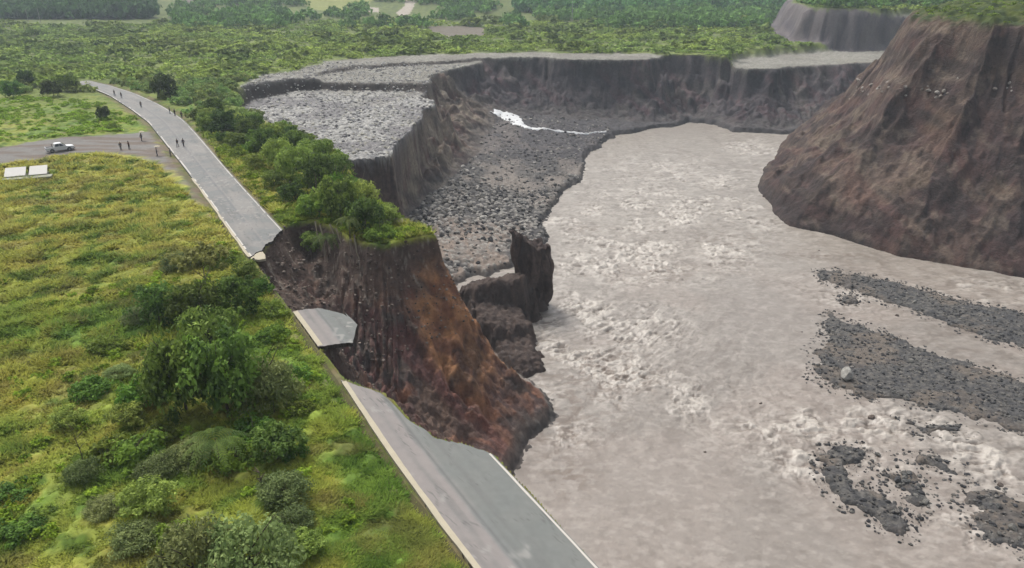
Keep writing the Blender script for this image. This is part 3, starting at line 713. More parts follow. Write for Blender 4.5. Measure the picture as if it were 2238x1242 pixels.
# ------------------------------------------------------------------ foliage building blocks
def leaf_quads(Cn, Nn, size, rng, aspect=1.0):
    """one quad per centre, facing roughly along its normal"""
    n = len(Cn)
    rnd = rng.normal(size=(n, 3)); nn = Nn + rnd*.65; nn /= np.linalg.norm(nn, axis=1)[:, None]+1e-9
    a = np.cross(nn, rng.normal(size=(n, 3))); a /= np.linalg.norm(a, axis=1)[:, None]+1e-9; b = np.cross(nn, a)
    sz = (size*(.6+.8*rng.random(n)))[:, None]
    V = np.stack([Cn-a*sz*aspect, Cn-b*sz*.55, Cn+a*sz*aspect, Cn+b*sz*.55], 1)
    return V.reshape(-1, 3), np.arange(n*4).reshape(n, 4)
LEAFB = 2.1
def crown_arrays(nc, nl, leaf, seed, shape='round', dark=(52,72,30), light=(112,138,52)):
    rng = np.random.default_rng(seed)
    d = rng.normal(size=(nc, 3)); d /= np.linalg.norm(d, axis=1)[:, None]
    if shape == 'round': d[:, 2] = np.abs(d[:, 2])*1.0 - .25*(rng.random(nc) < .35)
    rad_ = .55+.40*rng.random(nc)
    ctr = d*rad_[:, None]*np.array([.82, .82, .42]) + np.array([0, 0, .55])
    ctr[:, :2] += (rng.random((nc, 2))-.5)*.25
    if shape == 'round': ctr[:, 2] = .16+.68*rng.random(nc)**.75; ctr[:, :2] *= np.sqrt(np.clip(1.08-((ctr[:, 2]-.38)/.62)**2, .1, 1))[:, None]
    if shape == 'flat': ctr[:, 2] = .72+.16*rng.random(nc) + .08*(1-rad_)
    if shape == 'sparse': ctr[:, 2] = .35+.6*rng.random(nc)
    if shape == 'bush': ctr[:, 2] = np.abs(ctr[:, 2]-.55)*1.25+.12
    cr = .11+.14*rng.random(nc)
    if shape == 'bush': cr = cr+.05
    if shape == 'flat': cr *= .8
    ids = np.repeat(np.arange(nc), nl)
    e = rng.normal(size=(nc*nl, 3)); e /= np.linalg.norm(e, axis=1)[:, None]; e[:, 2] = np.where(rng.random(nc*nl) < .6, np.abs(e[:, 2]), e[:, 2])
    rr = (.55+.5*rng.random(nc*nl))
    P = ctr[ids] + e*(cr[ids]*rr)[:, None]*np.array([1, 1, .8])
    V, F = leaf_quads(P, e+np.array([0, 0, .5]), leaf, rng)
    ct = rng.random(nc)[ids]*.6 + rng.random(nc*nl)*.4
    col = A3(*dark)[None]*(1-ct[:, None]) + A3(*light)[None]*ct[:, None]
    return V, F, (np.repeat(col, 4, 0)*LEAFB).astype(np.float32)
def tube(V, F, p0, p1, r0, r1, n=6):
    p0 = np.array(p0, float); p1 = np.array(p1, float); d = p1-p0; d /= np.linalg.norm(d)
    a = np.cross(d, [0, 1, .13]); a /= np.linalg.norm(a); b = np.cross(d, a); base = len(V)
    for p, r_ in ((p0, r0), (p1, r1)):
        for i in range(n):
            t = 2*math.pi*i/n; V.append(p+(a*math.cos(t)+b*math.sin(t))*r_)
    for i in range(n): F.append((base+i, base+(i+1) % n, base+n+(i+1) % n, base+n+i))
def trunk_mesh(seed, h=.62, r_=.035, limbs=5, spread=.42, mat=M_bark, name='trunk'):
    rng = np.random.default_rng(seed); V = []; F = []
    p = np.array([0, 0, -.06]); pts = [p]
    for i in range(4):
        p = p + np.array([(rng.random()-.5)*.07, (rng.random()-.5)*.07, (h+.06)/4]); pts.append(p)
    for i in range(4): tube(V, F, pts[i], pts[i+1], r_*(1-.16*i), r_*(1-.16*(i+1)))
    for j in range(limbs):
        a = rng.random()*6.28; b = pts[2+j % 3]; q = b + np.array([math.cos(a)*spread*.5, math.sin(a)*spread*.5, .14+.1*rng.random()])
        e = q + np.array([math.cos(a+.4)*spread*.5, math.sin(a+.4)*spread*.5, .1+.12*rng.random()])
        tube(V, F, b, q, r_*.45, r_*.3, 5); tube(V, F, q, e, r_*.3, r_*.12, 5)
    return np_mesh(name, np.array(V), np.array(F), mat)
def fern_arrays(seed, nf=12, leaf=.055):
    rng = np.random.default_rng(seed); P = []; col = []; V = []; 
    for i in range(nf):
        a = 2*math.pi*i/nf + rng.random()*.3; L_ = .9+.25*rng.random(); up = .35+.3*rng.random()
        dx, dy = math.cos(a), math.sin(a); t = np.linspace(.08, 1, 15)
        cx_ = dx*t*L_; cy_ = dy*t*L_; cz = .72 + up*t - .95*up*t**2*1.5
        w_ = .15*np.sin(np.pi*np.clip(t*.9+.08, 0, 1))**.7
        tone = rng.random()
        for k_ in range(14):
            for sgn in (-1, 1):
                b0 = np.array([cx_[k_], cy_[k_], cz[k_]]); b1 = np.array([cx_[k_+1], cy_[k_+1], cz[k_+1]])
                o = np.array([-dy*sgn*w_[k_]+dx*.05, dx*sgn*w_[k_]+dy*.05, -.05])
                m_ = b0*.45+b1*.55
                V += [b0, b0+o, m_+o*.98, m_]; c_ = A3(66,90,36)*(1-tone)+A3(112,130,62)*tone
                col += [c_*(.85+.3*rng.random())]*4
    V = np.array(V); return V, np.arange(len(V)).reshape(-1, 4), np.array(col, np.float32)*1.3
def mesh_of(name, arr, mat=M_leaf): return np_mesh(name, arr[0], arr[1], mat, arr[2], smooth=False)

CROWNS = {
 'dense': [mesh_of('crown', crown_arrays(78, 50, .046, 10+i, 'round', (36,58,26), (108,136,58))) for i in range(3)],
 'dark': [mesh_of('crown', crown_arrays(66, 46, .050, 20+i, 'round', (30,44,24), (76,94,46))) for i in range(2)],
 'light': [mesh_of('crown', crown_arrays(72, 46, .046, 30+i, 'round', (64,88,36), (142,162,76))) for i in range(3)],
 'grey': [mesh_of('crown', crown_arrays(60, 90, .034, 40+i, 'bush', (76,94,52), (136,150,92))) for i in range(2)],
 'bush': [mesh_of('crown', crown_arrays(34, 50, .060, 50+i, 'bush', (56,82,30), (116,142,50))) for i in range(3)],
 'flat': [mesh_of('crown', crown_arrays(34, 44, .046, 60+i, 'flat', (78,84,40), (122,122,66))) for i in range(2)],
 'small': [mesh_of('crown', crown_arrays(16, 22, .105, 70+i, 'bush', (78,100,52), (138,158,84))) for i in range(5)],
 'fern': [mesh_of('crown', fern_arrays(80+i)) for i in range(2)],
}
TRUNKS = {'n': [trunk_mesh(90+i) for i in range(3)], 'tall': [trunk_mesh(95+i, .78, .022, 4, .4, M_bark_pale) for i in range(2)],
          'low': [trunk_mesh(98+i, .35, .03, 5, .5) for i in range(2)], 'fern': [trunk_mesh(99, .74, .04, 0, .1)]}
for k_ in CROWNS:
    for me in CROWNS[k_]: me.name = 'crown'
def plant(name, kind, x, y, h, wd, label, cat, group=None, trunk='n', z=None, lean=(0, 0), rz=None):
    z = float(ground_z(x, y)[0]) if z is None else z
    o = bpy.data.objects.new(name, None); C.objects.link(o); o.empty_display_size = .3
    o.location = (x, y, z-.08); o.rotation_euler = (lean[0], lean[1], random.random()*6.28 if rz is None else rz)
    o.scale = (wd/2, wd/2, h)
    tag(o, label, cat, group)
    c = link('crown', random.choice(CROWNS[kind]), o); 
    t = link('trunk', random.choice(TRUNKS[trunk]), o)
    return o

# ------------------------------------------------------------------ trees and shrubs one can single out (image foot point, height, width)
near_trees = [
 (352,708,4.6,7,'dense','n','dark green tree at the left of the upper clump beside the broken road','tree'),
 (438,716,5.4,7.5,'dense','n','dark leafy tree in the middle of the upper clump below the road slab','tree'),
 (520,690,4.6,6.5,'dense','n','dark green tree nearest the road in the upper clump','tree'),
 (408,900,7.8,8,'dense','n','tallest dark tree of the big clump on the grass slope','tree'),
 (500,905,8.0,8.5,'dense','n','broad dark green tree right behind the tree fern','tree'),
 (585,880,6.2,7.5,'grey','n','grey green tree at the right of the big clump near the road','tree'),
 (318,880,4.4,5.5,'bush','low','bright green bush at the left foot of the big clump','bush'),
 (470,800,6.2,8,'light','n','light green tree top rising between the two dark clumps','tree'),
 (345,1042,2.4,4.2,'grey','low','small grey green bush on the grass below the big clump','bush'),
 (228,1118,1.5,3.4,'grey','low','low bluish bush alone in the lower left grass','bush'),
 (430,1275,6.2,7.4,'grey','low','wide grey green bush at the bottom edge of the photo','bush'),
 (550,1270,6.4,7.6,'grey','low','wide grey green bush at the bottom edge beside the road','bush'),
 (40,1170,1.5,4.0,'bush','low','bright green bush in the lower left corner','bush'),
 (20,1085,1.3,3.6,'bush','low','small bright green bush at the left edge above the corner bush','bush'),
 (90,1128,1.0,2.6,'bush','low','tiny bright green bush beside the lower left corner bush','bush'),
 (640,1000,1.6,3.0,'bush','low','small bush on the grass strip left of the near road','bush'),
 (600,740,2.4,4.0,'bush','low','green bush on the grass beside the stranded road slab','bush'),
 (455,640,5.6,9.5,'flat','tall','flat topped olive tree spreading thinly toward the upper road','tree'),
 (230,760,2.2,4.4,'bush','low','loose green bush on the meadow left of the upper clump','bush'),
 (180,1050,2.4,3.2,'grey','low','pale twiggy bush on the dry meadow','bush'),
 (362,214,7.2,9.5,'dark','n','dark round tree standing by the bend of the upper road','tree'),
 (500,298,6.2,9.0,'dark','n','dark spreading tree between the road bend and the boulder terrace','tree'),
 (228,262,3.6,4.5,'dark','low','dark bush beside the far bend of the road','bush'),
 (245,282,2.4,4.2,'bush','low','green bush at the edge of the small meadow by the road bend','bush'),
 (118,212,5.0,8.0,'dark','low','dark tree left of where the road disappears','tree'),
 (150,200,5.5,8.0,'dense','low','green tree just left of the top end of the road','tree'),
 (30,214,5.0,8.0,'dense','low','dense tree at the left edge above the small meadow','tree'),
 (60,190,5.5,7.0,'dark','low','dark tree in the scrub near the left edge','tree')]
for (px, py, h, wd, kd, tr, lb, ct) in near_trees:
    x, y = at(px, py, 0); plant('bush' if ct == 'bush' else 'tree', kd, x, y, h, wd, lb, ct, trunk=tr)
ORD = ['first', 'second', 'third', 'fourth', 'fifth', 'sixth', 'seventh', 'eighth', 'ninth', 'tenth', 'eleventh', 'twelfth', 'thirteenth', 'fourteenth', 'fifteenth', 'sixteenth', 'seventeenth', 'eighteenth', 'nineteenth', 'twentieth', 'twenty-first', 'twenty-second', 'twenty-third', 'twenty-fourth', 'twenty-fifth', 'twenty-sixth', 'twenty-seventh', 'twenty-eighth']
extra = [(300,640),(300,700),(560,640),(600,690),(585,745),(640,830),(655,900),(260,820),(285,930),(360,960),(560,960),(610,1010),(520,1010),(420,1010),(300,1010),(250,1000),(620,1090),(640,1150),(670,1210),(330,1130),(380,1180),(300,1190),(540,610),(480,580),(390,590),(200,860),(150,930)]
extra.sort(key=lambda q: math.hypot(q[0]-482, q[1]-1030))
for i, (px, py) in enumerate(extra):
    x, y = at(px, py, 0); q_ = random.random()
    plant('bush', ['bush', 'grey', 'bush', 'light'][i % 4], x, y, 1.5+1.6*q_, 3.2+2.4*q_, ('greyish' if i % 4 == 1 else 'green')+' bush around the tree clumps, '+ORD[i]+' nearest the big tree fern', 'bush', 'bushes around the tree clumps on the slope', trunk='low')
strip_trees = [(470,250,4.5,6),(440,262,3.4,5),(545,305,4.5,6),(520,330,4,5.5),(575,338,5.5,6.5),(600,318,5,6.5),(610,372,6,6.5),(645,345,5.5,7),(650,400,6.8,7.5),(690,372,6.0,7.5),(700,425,7.2,8),
               (735,395,5.5,7),(640,440,3.2,5),(600,410,3,4.6),(745,440,7,7.5),(770,425,4.5,6),(700,470,6.6,7.5),(745,482,7,7.5),(790,470,5.5,6.5),(800,508,5.2,6.5),(830,520,3.2,5),(560,370,3.2,4.5),(680,492,3.0,4.5),(840,485,3.0,5),(525,285,4,5)]
KN = {'light': 'light green feathery', 'dense': 'dark green leafy', 'bush': 'low bushy green'}
strip_trees.sort(key=lambda q: math.hypot(q[0]-617, q[1]-500))
for i, (px, py, h, wd) in enumerate(strip_trees):
    x, y = at(px, py, 0); kd = ['light','dense','bush','light','light','dense'][i % 6]
    plant('tree', kd, x, y, h*1.02, wd*1.15, KN[kd]+' tree above the landslide, '+ORD[i]+' nearest the broken end of the upper road', 'tree', 'trees on the strip above the landslide', trunk='tall' if i > 12 else 'n')
for px, py, h, wd, lb in ((482,1030,4.0,5.2,'tree fern with arching fronds in front of the big dark clump'), (600,905,2.0,3.4,'small tree fern on the slope right of the big clump'),
                          (612,975,1.2,3.0,'low fern beside the dead snag on the grass slope'),
                          (712,508,4.6,5,'tree fern leaning over the edge of the landslide'), (765,520,3.8,4.6,'pale tree fern near the tip of the landslide edge')):
    x, y = at(px, py, 0); plant('tree_fern', 'fern', x, y, h, wd, lb, 'tree fern', trunk='fern')
# dead sticks
def snag(px, py, h, lb, seed, r_=.05):
    x, y = at(px, py, 0); rng = np.random.default_rng(seed); V = []; F = []
    p = np.array([0., 0, -.2])
    for i in range(4):
        q = p+np.array([(rng.random()-.5)*.25, (rng.random()-.5)*.25, h/4+.05]); tube(V, F, p, q, r_*(1.1-.25*i), r_*(1.1-.25*(i+1)))
        for j in range(2 if i else 0):
            a = rng.random()*6.28; e = q+np.array([math.cos(a)*h*.22, math.sin(a)*h*.22, h*.2]); tube(V, F, q, e, r_*.45, r_*.12, 5)
        p = q
    me = np_mesh('dead_tree', np.array(V), np.array(F), M_bark); o = link('dead_tree', me); o.location = (x, y, float(ground_z(x, y)[0]))
    tag(o, lb, 'dead tree')
snag(578, 1082, 1.9, 'short dark dead snag standing in the grass left of the near road', 3, .14)
snag(182, 1020, 3.4, 'thin leafless dead tree on the dry meadow', 5, .05)
# roots and bare stems hanging over the scarp
for i, (px, py, ln) in enumerate(((700,500,5.5),(735,508,4.0),(722,498,3.2),(775,522,4.2),(690,492,3.5))):
    x, y = at(px, py, 0); V = []; F = []; rng = np.random.default_rng(i+50); p = np.array([x, y, .6])
    for j in range(6):
        q = p+np.array([.25*rng.random()+.10, -.28-.2*rng.random(), -ln/6]); tube(V, F, p, q, .13-.016*j, .114-.016*j, 5); p = q
    o = link('hanging_trunk', np_mesh('hanging_trunk', np.array(V), np.array(F), M_bark_pale))
    tag(o, 'pale bare trunk hanging down the scarp below the leaning trees', 'trunk', 'bare trunks hanging over the landslide edge')

# ------------------------------------------------------------------ scattered vegetation
def scatter(n, x0, x1, y0, y1, rng):
    return (x0+(x1-x0)*rng.random(n)).astype(np.float32), (y0+(y1-y0)*rng.random(n)).astype(np.float32)
def free_ground(X, Y, rd=2.5, glade=True, st=.2):
    Z_, k = terrain(X, Y)
    dTr, _ = poly_sd(X, Y, TRACK)
    ok = (~k['inC']) & (k['dC'] < -.3) & (k['stones'] < st) & (k['road_d'] > rd) & (dTr > 1.2) & (~k['hill'])
    if glade: ok &= ~inpoly(X, Y, GLADE)
    return ok, Z_, k
def inview(X, Y, Z_, m=60):
    t = Y*CP + (CAM_H-Z_)*SP; up = Y*SP - (CAM_H-Z_)*CP
    px = CX + FPX*X/np.maximum(t, 1); py = CY - FPX*up/np.maximum(t, 1)
    return (px > -m) & (px < 2238+m) & (py > -m) & (py < 1242+m), px, py
LO = [crown_arrays(9, 9, .17, 200+i, 'bush', (66,84,44), (116,132,70)) for i in range(8)]
def merged(name, X, Y, Z_, H, Wd, tone, rng, mat=M_leaf2, protos=LO):
    Vs = []; Fs = []; Cs = []; off = 0
    pi = rng.integers(0, len(protos), len(X))
    for j, (v, f, c) in enumerate(protos):
        m = np.where(pi == j)[0]
        if not len(m): continue
        a = rng.random(len(m))*6.28; ca, sa = np.cos(a), np.sin(a)
        sx = (Wd[m]/2)[:, None]; 
        vx = v[None, :, 0]*ca[:, None]-v[None, :, 1]*sa[:, None]; vy = v[None, :, 0]*sa[:, None]+v[None, :, 1]*ca[:, None]
        P = np.stack([vx*sx+X[m][:, None], vy*sx+Y[m][:, None], v[None, :, 2]*H[m][:, None]+Z_[m][:, None]-.1], -1)
        Vs.append(P.reshape(-1, 3)); n = len(v)
        Fs.append((f[None]+(np.arange(len(m))*n)[:, None, None]).reshape(-1, 4)+off); off += n*len(m)
        Cs.append((c[None]*tone[m][:, None, :]).reshape(-1, 3))
    return np_mesh(name, np.concatenate(Vs), np.concatenate(Fs), mat, np.concatenate(Cs), smooth=False)
rng = np.random.default_rng(11)
# field beyond the road: nearest as single bushes, the rest as scrub
X, Y = scatter(46000, -420, 340, 128, 560, rng)
ok, Z_, k = free_ground(X, Y)
vis, px, py = inview(X, Y, Z_)
dens = np.clip(1.15-.0016*(Y-150), .35, 1)*(.45+.75*sstep(.35, .6, fbm(X/16, Y/16, 901, 3)))
ok &= vis & (rng.random(len(X)) < dens*.62)
ok &= ~inpoly(X, Y, FIELD_PALE)
for p in BROWN+PALE_LOOP: ok &= ~inpoly(X, Y, p)
ok &= ~((Y < 158) & (X > -22)) & ~((X > -60) & (Y < 142)) & ~((px < 480) & (py > 300)) & ~((px < 340) & (py > 205))
ok &= ~((py > 46) & (py < 56) & (px < 330)) & ~((k['dE'] < 5) & (k['dE'] > -12))
X, Y, Z_ = X[ok], Y[ok], Z_[ok]
order = np.argsort(np.hypot(X, Y)); X, Y, Z_ = X[order], Y[order], Z_[order]
NI = 250
def bush_label(x, y, s_):
    t = y*CP + CAM_H*SP; px = CX+FPX*x/t; py = CY-FPX*(y*SP-CAM_H*CP)/t
    zone = ('left of the road bend, behind the small meadow' if px < 210 else 'just behind the top end of the upper road' if px < 360 and py < 190 else
            'between the upper road bend and the boulder terrace' if px < 700 else 'beyond the boulder terrace')
    return ('large' if s_ > 1.15 else 'small' if s_ < .9 else 'middling')+' green bush in the scrub '+zone
for i in range(min(NI, len(X))):
    s_ = .75+.6*random.random()
    plant('bush', 'small' if i > 40 else random.choice(['bush', 'dense', 'light']), float(X[i]), float(Y[i]), 2.9*s_, 4.6*s_, bush_label(float(X[i]), float(Y[i]), s_), 'bush', 'bushes in the scrub beyond the road', trunk='low', z=float(Z_[i]))
X, Y, Z_ = X[NI:], Y[NI:], Z_[NI:]
sz = (.6+.9*rng.random(len(X))**2)*(1+.0012*(Y-200)); q = sstep(.4, .6, fbm(X/30, Y/30, 905, 3))[:, None]
big_ = rng.random(len(X)) < .05; sz = np.where(big_, sz*2.0+.4, sz)
tone = (np.array([1.50, 1.56, 1.15])*(1-q) + np.array([1.95, 1.85, 1.25])*q)*(.75+.5*rng.random((len(X), 1)))*np.where(big_, .62, 1)[:, None]
tag(link('scrub', merged('scrub', X, Y, Z_, (1.9*sz).astype(np.float32), (5.0*sz).astype(np.float32), tone, rng)), kind='stuff')
print('scrub', len(X))
# dark forest across the top left, and the hazy woods at the back
def wood(name, n, x0, x1, y0, y1, cond, h, wd, tn, seed):
    rng = np.random.default_rng(seed); X, Y = scatter(n, x0, x1, y0, y1, rng); ok, Z_, k = free_ground(X, Y)
    vis, px, py = inview(X, Y, Z_, 120); ok &= vis & cond(X, Y, px, py, k) & ~((k['dE'] < 6) & (k['dE'] > -12))
    X, Y, Z_ = X[ok], Y[ok], Z_[ok]; s_ = .55+.9*rng.random(len(X))
    tone = np.array(tn)*(.65+.6*rng.random((len(X), 1)))
    print(name, len(X))
    tag(link(name, merged(name, X, Y, Z_, (h*s_).astype(np.float32), (wd*s_).astype(np.float32), tone, rng)), kind='stuff')
wood('forest', 9000, -520, -150, 500, 760, lambda X, Y, px, py, k: (px < 345-60*fbm(Y/30, Y*0, 3, 2)) & (py < 42), 12, 15, (.42,.66,.64), 21)
wood('far_woods', 9000, -60, 420, 640, 1250, lambda X, Y, px, py, k: (px > 1130) & (px < 1760) & (py < 34), 11, 15, (.75,1.25,1.35), 25)  # blue-green tone paints distant haze into these leaves
wood('woodland', 9000, -300, 420, 400, 1000, lambda X, Y, px, py, k: (((px > 380) & (py < 62) & (fbm(X/40, Y/60, 931, 3) > .50)) | ((px > 1350) & (py < 66))) & ~inpoly(X, Y, FIELD_PALE) & ~((px > 800) & (px < 925) & (py > 6) & (py < 50)) & ~((px > 1090) & (px < 1200) & (py < 26)), 8, 11, (1.0,1.35,1.15), 23)
# low bushes in the foreground meadow
X, Y = scatter(5200, -95, 6, 38, 135, rng); ok, Z_, k = free_ground(X, Y, 1.2, False)
vis, px, py = inview(X, Y, Z_)
cl_ = sstep(.52, .66, fbm(X/7, Y/7, 941, 3)) + np.exp(-((px-430)/190)**2-((py-820)/260)**2)*.6 + .10
cl_ = cl_*(1-.75*sstep(-30, -45, X)*sstep(75, 90, Y))
ok &= vis & (rng.random(len(X)) < cl_*.55); X, Y, Z_ = X[ok], Y[ok], Z_[ok]
sz = .35+.8*rng.random(len(X))**2; tone = np.array([1.15, 1.22, .85])*(.7+.6*rng.random((len(X), 1)))
MID = [crown_arrays(12, 26, .10, 300+i, 'bush', (70,92,34), (128,146,54)) for i in range(6)]
tag(link('undergrowth', merged('undergrowth', X, Y, Z_, (1.1*sz).astype(np.float32), (2.2*sz).astype(np.float32), tone, rng, M_leaf2, MID)), kind='stuff')
print('undergrowth', len(X))
X, Y = scatter(5000, -150, -50, 140, 222, rng); ok, Z_, k = free_ground(X, Y, 1.5, False)
vis, px, py = inview(X, Y, Z_); ok &= vis & inpoly(X, Y, GLADE) & (rng.random(len(X)) < .25+.6*sstep(.4, .6, fbm(X/9, Y/9, 945, 3))); X, Y, Z_ = X[ok], Y[ok], Z_[ok]
sz = .4+.8*rng.random(len(X))**2; tone = np.array([1.25, 1.4, .9])*(.75+.5*rng.random((len(X), 1)))
tag(link('weeds', merged('weeds', X, Y, Z_, (1.0*sz).astype(np.float32), (3.0*sz).astype(np.float32), tone, rng, M_leaf2, MID)), kind='stuff')
# verge growth between road and the strip of trees
X, Y = scatter(9000, -62, -8, 96, 175, rng); ok, Z_, k = free_ground(X, Y, .8, False)
ok &= (rng.random(len(X)) < .30) & (k['road_d'] < 26) ; 
right = np.array([((x-np.interp(y, RL[::-1, 1], RL[::-1, 0])) > 0) for x, y in zip(X, Y)]); ok &= right
X, Y, Z_ = X[ok], Y[ok], Z_[ok]; sz = .4+.9*rng.random(len(X)); tone = np.array([1.1, 1.1, .75])*(.7+.6*rng.random((len(X), 1)))
tag(link('verge_growth', merged('verge_growth', X, Y, Z_, (1.1*sz).astype(np.float32), (2.0*sz).astype(np.float32), tone, rng, M_leaf2, MID)), kind='stuff')
# grass blades
def grass(n, seed):
    rng = np.random.default_rng(seed)
    t = rng.random(n); rr = 26*np.exp(t*math.log(190/26)); a = R(-58)+R(64)*rng.random(n)
    X = (np.sin(a)*rr).astype(np.float32); Y = (np.cos(a)*rr).astype(np.float32)
    ok, Z_, k = free_ground(X, Y, .45, False, .1); vis, px, py = inview(X, Y, Z_, 600); ok &= vis
    X, Y, Z_ = X[ok], Y[ok], Z_[ok]; n = len(X); col = grass_color(X, Y)
    tall = sstep(.4, .65, fbm(X/3, Y/3, 951, 3))
    base = np.stack([X, Y, Z_], -1); V = []; Cc = []
    for b in range(4):
        an = rng.random(n)*6.28; ln = (.20+.28*rng.random(n))*(.6+.9*tall)*(1+.004*np.hypot(X, Y))*(.6+.4*sstep(40, 90, np.hypot(X, Y))); wd = .035+.0007*np.hypot(X, Y)
        off = np.stack([np.cos(an), np.sin(an), 0*an], -1)
        pb = base+off*(rng.random(n)*.25)[:, None]; side = np.stack([-np.sin(an), np.cos(an), 0*an], -1)*wd[:, None]
        tip = pb+off*(ln*1.0)[:, None]; tip[:, 2] += ln*.75
        V += [np.stack([pb-side, pb+side, tip], 1)]; tn = 1.35*(.80+.55*rng.random(n))[:, None]*np.array([1.03, 1.0, .9])
        Cc += [np.repeat((col*tn)[:, None], 3, 1)]
    V = np.concatenate(V).reshape(-1, 3); Cc = np.concatenate(Cc).reshape(-1, 3)
    print('grass', n)
    return np_mesh('grass', V, np.arange(len(V)).reshape(-1, 3), M_blade, Cc, smooth=False)
tag(link('grass', grass(280000, 31)), kind='stuff')
X, Y = scatter(9000, 90, 330, 140, 420, rng); Z_, k = terrain(X, Y); vis, px, py = inview(X, Y, Z_, 80)
ok = vis & k['hill'] & (Z_ > 22.2+1.2*rng.random(len(X))) & (rng.random(len(X)) < .8); X, Y, Z_ = X[ok], Y[ok], Z_[ok]; sz = .4+.8*rng.random(len(X))**2
tag(link('hilltop_growth', merged('hilltop_growth', X, Y, Z_, (1.3*sz).astype(np.float32), (2.8*sz).astype(np.float32), np.array([1.25, 1.3, .75])*(.7+.6*rng.random((len(X), 1))), rng)), kind='stuff')
print('hilltop', len(X))
# bushes along the top of the right hillside
hx = ats([(1990,18),(2030,20),(2075,17),(2120,20),(2160,18),(2200,22),(2235,24),(2010,4),(2100,5),(2180,6),(2060,-4),(2150,-6),(2230,4)], 22)
for (x, y) in hx:
    for j in range(2):
        xx = x+(random.random()-.5)*6; yy = y+8+random.random()*8; z = float(ground_z(xx, yy)[0])
        if z > 19: plant('bush', 'small', xx, yy, 2.2, 4.2, 'bright green bush on the grassy rim of the right hillside', 'bush', 'bushes on the rim of the right hillside', trunk='low', z=z)

# ------------------------------------------------------------------ stones
def rock_arr(seed, sub=2):
    rng = np.random.default_rng(seed); bm = bmesh.new(); bmesh.ops.create_icosphere(bm, subdivisions=sub, radius=1)
    sc_ = np.array([1, .6+.4*rng.random(), .5+.4*rng.random()])
    V = np.array([v.co[:] for v in bm.verts]); F = np.array([[v.index for v in f.verts] for f in bm.faces]); bm.free()
    for _ in range(7):
        d = rng.normal(size=3); d /= np.linalg.norm(d); h = V@d; lim = .55+.3*rng.random(); V = V - np.clip(h-lim, 0, None)[:, None]*d*.85
    V = V*sc_*(1+.06*rng.normal(size=(len(V), 1))); return V, F
ROCKS = [rock_arr(i, 2) for i in range(5)]; ROCKS1 = [rock_arr(i+9, 1) for i in range(6)]
def rock_me(j, shade):
    v, f = ROCKS[j]; return np_mesh('boulder', v, f, M_rock, np.tile(A3(*shade), (len(v), 1)).astype(np.float32), smooth=False)
def boulder(x, y, r_, shade, label, group=None, z=None, j=None):
    key = (j if j is not None else random.randrange(5), shade)
    if key not in boulder.cache: boulder.cache[key] = rock_me(*key)
    o = link('boulder', boulder.cache[key]); z = float(ground_z(x, y)[0]) if z is None else z
    o.location = (x, y, z+r_*.25); o.scale = (r_, r_, r_); o.rotation_euler = (random.random()*.5, random.random()*.5, random.random()*6.28)
    tag(o, label, 'boulder', group); return o
boulder.cache = {}
x, y = at(1850, 826, -27.4); boulder(x, y, 1.35, (190,188,180), 'large pale rounded boulder on the tip of the dark gravel bar', z=-27.0, j=1)
def barname(x, y):
    nm = ['below the right hillside', 'in the middle right of the river', 'at the lower middle of the river', 'at the lower middle of the river', 'in the lower right corner', 'at the lower middle of the river', 'in the middle right of the river', 'below the right hillside']
    d = [float(poly_sd(np.array([x], np.float32), np.array([y], np.float32), b)[0][0]) for b in BARS]; return nm[int(np.argmin(d))]
def many(polys, n, z, r0, r1, shades, label, group, ztest=None, fix=None):
    cnt = 0; XS = []; YS = []
    for p in polys:
        xs = [q[0] for q in p]; ys = [q[1] for q in p]; m = n*12
        a_ = RNG.uniform(min(xs), max(xs), m); b_ = RNG.uniform(min(ys), max(ys), m); o_ = inpoly(a_, b_, p); XS.append(a_[o_]); YS.append(b_[o_])
    XS = np.concatenate(XS); YS = np.concatenate(YS); pm = RNG.permutation(len(XS)); XS, YS = XS[pm], YS[pm]; GS = ground_z(XS, YS); VS, _, _ = inview(XS, YS, GS, 0)
    for x, y, g, vv in zip(XS.tolist(), YS.tolist(), GS.tolist(), VS.tolist()):
        if cnt >= n: break
        if not vv or (ztest and not ztest(x, y, g)): continue
        sh_ = random.choice(shades); boulder(x, y, r0+(r1-r0)*random.random()**2, sh_, {0: 'dark', 1: 'mid grey', 2: 'pale'}[0 if sh_[0] < 100 else 1 if sh_[0] < 160 else 2]+' '+label+(barname(x, y) if 'gravel bar' in label else ''), group, z=fix if fix is not None else g); cnt += 1
many(BARS[:5], 80, -28, .2, .6, [(84,84,86),(112,112,110),(138,136,130)], 'boulder on the gravel bar ', 'boulders on the gravel bars', lambda x, y, g: g > -28.2)
FLRP = ats([(960,505),(930,470),(960,420),(1040,360),(1120,420),(1200,450),(1150,520),(1030,500)], -26)
many([FLRP], 80, -26, .5, 1.1, [(176,172,164),(138,134,128),(196,192,184)], 'boulder in the rubble at the foot of the landslide basin', 'pale boulders on the basin floor', lambda x, y, g: g < -20)
TERP = ats([(560,215),(700,195),(940,200),(900,262),(850,312),(740,330),(640,296)], -3.4)
many([TERP], 90, -3, .6, 1.3, [(190,188,182),(150,148,146),(120,118,118)], 'boulder strewn on the flat boulder terrace', 'boulders on the terrace', lambda x, y, g: g > -5)
rx = [(1662,882),(1752,726),(2186,1060),(1790,548),(1905,912),(1540,988),(2010,925),(1960,690)]
RXL = ['just left of the middle gravel bar', 'in calm water left of the upper gravel bar', 'in the lower right of the river', 'at the foot of the right hillside', 'just under the middle gravel bar', 'near the centre of the lower river', 'beside the small gravel islet', 'between the two upper gravel bars']
for (px, py), rl in zip(rx, RXL):
    x, y = at(px, py, -28); boulder(x, y, .3+.3*random.random(), (112,100,92), 'dark wet rock breaking the brown water '+rl, 'dark rocks in open water', z=-28.15)
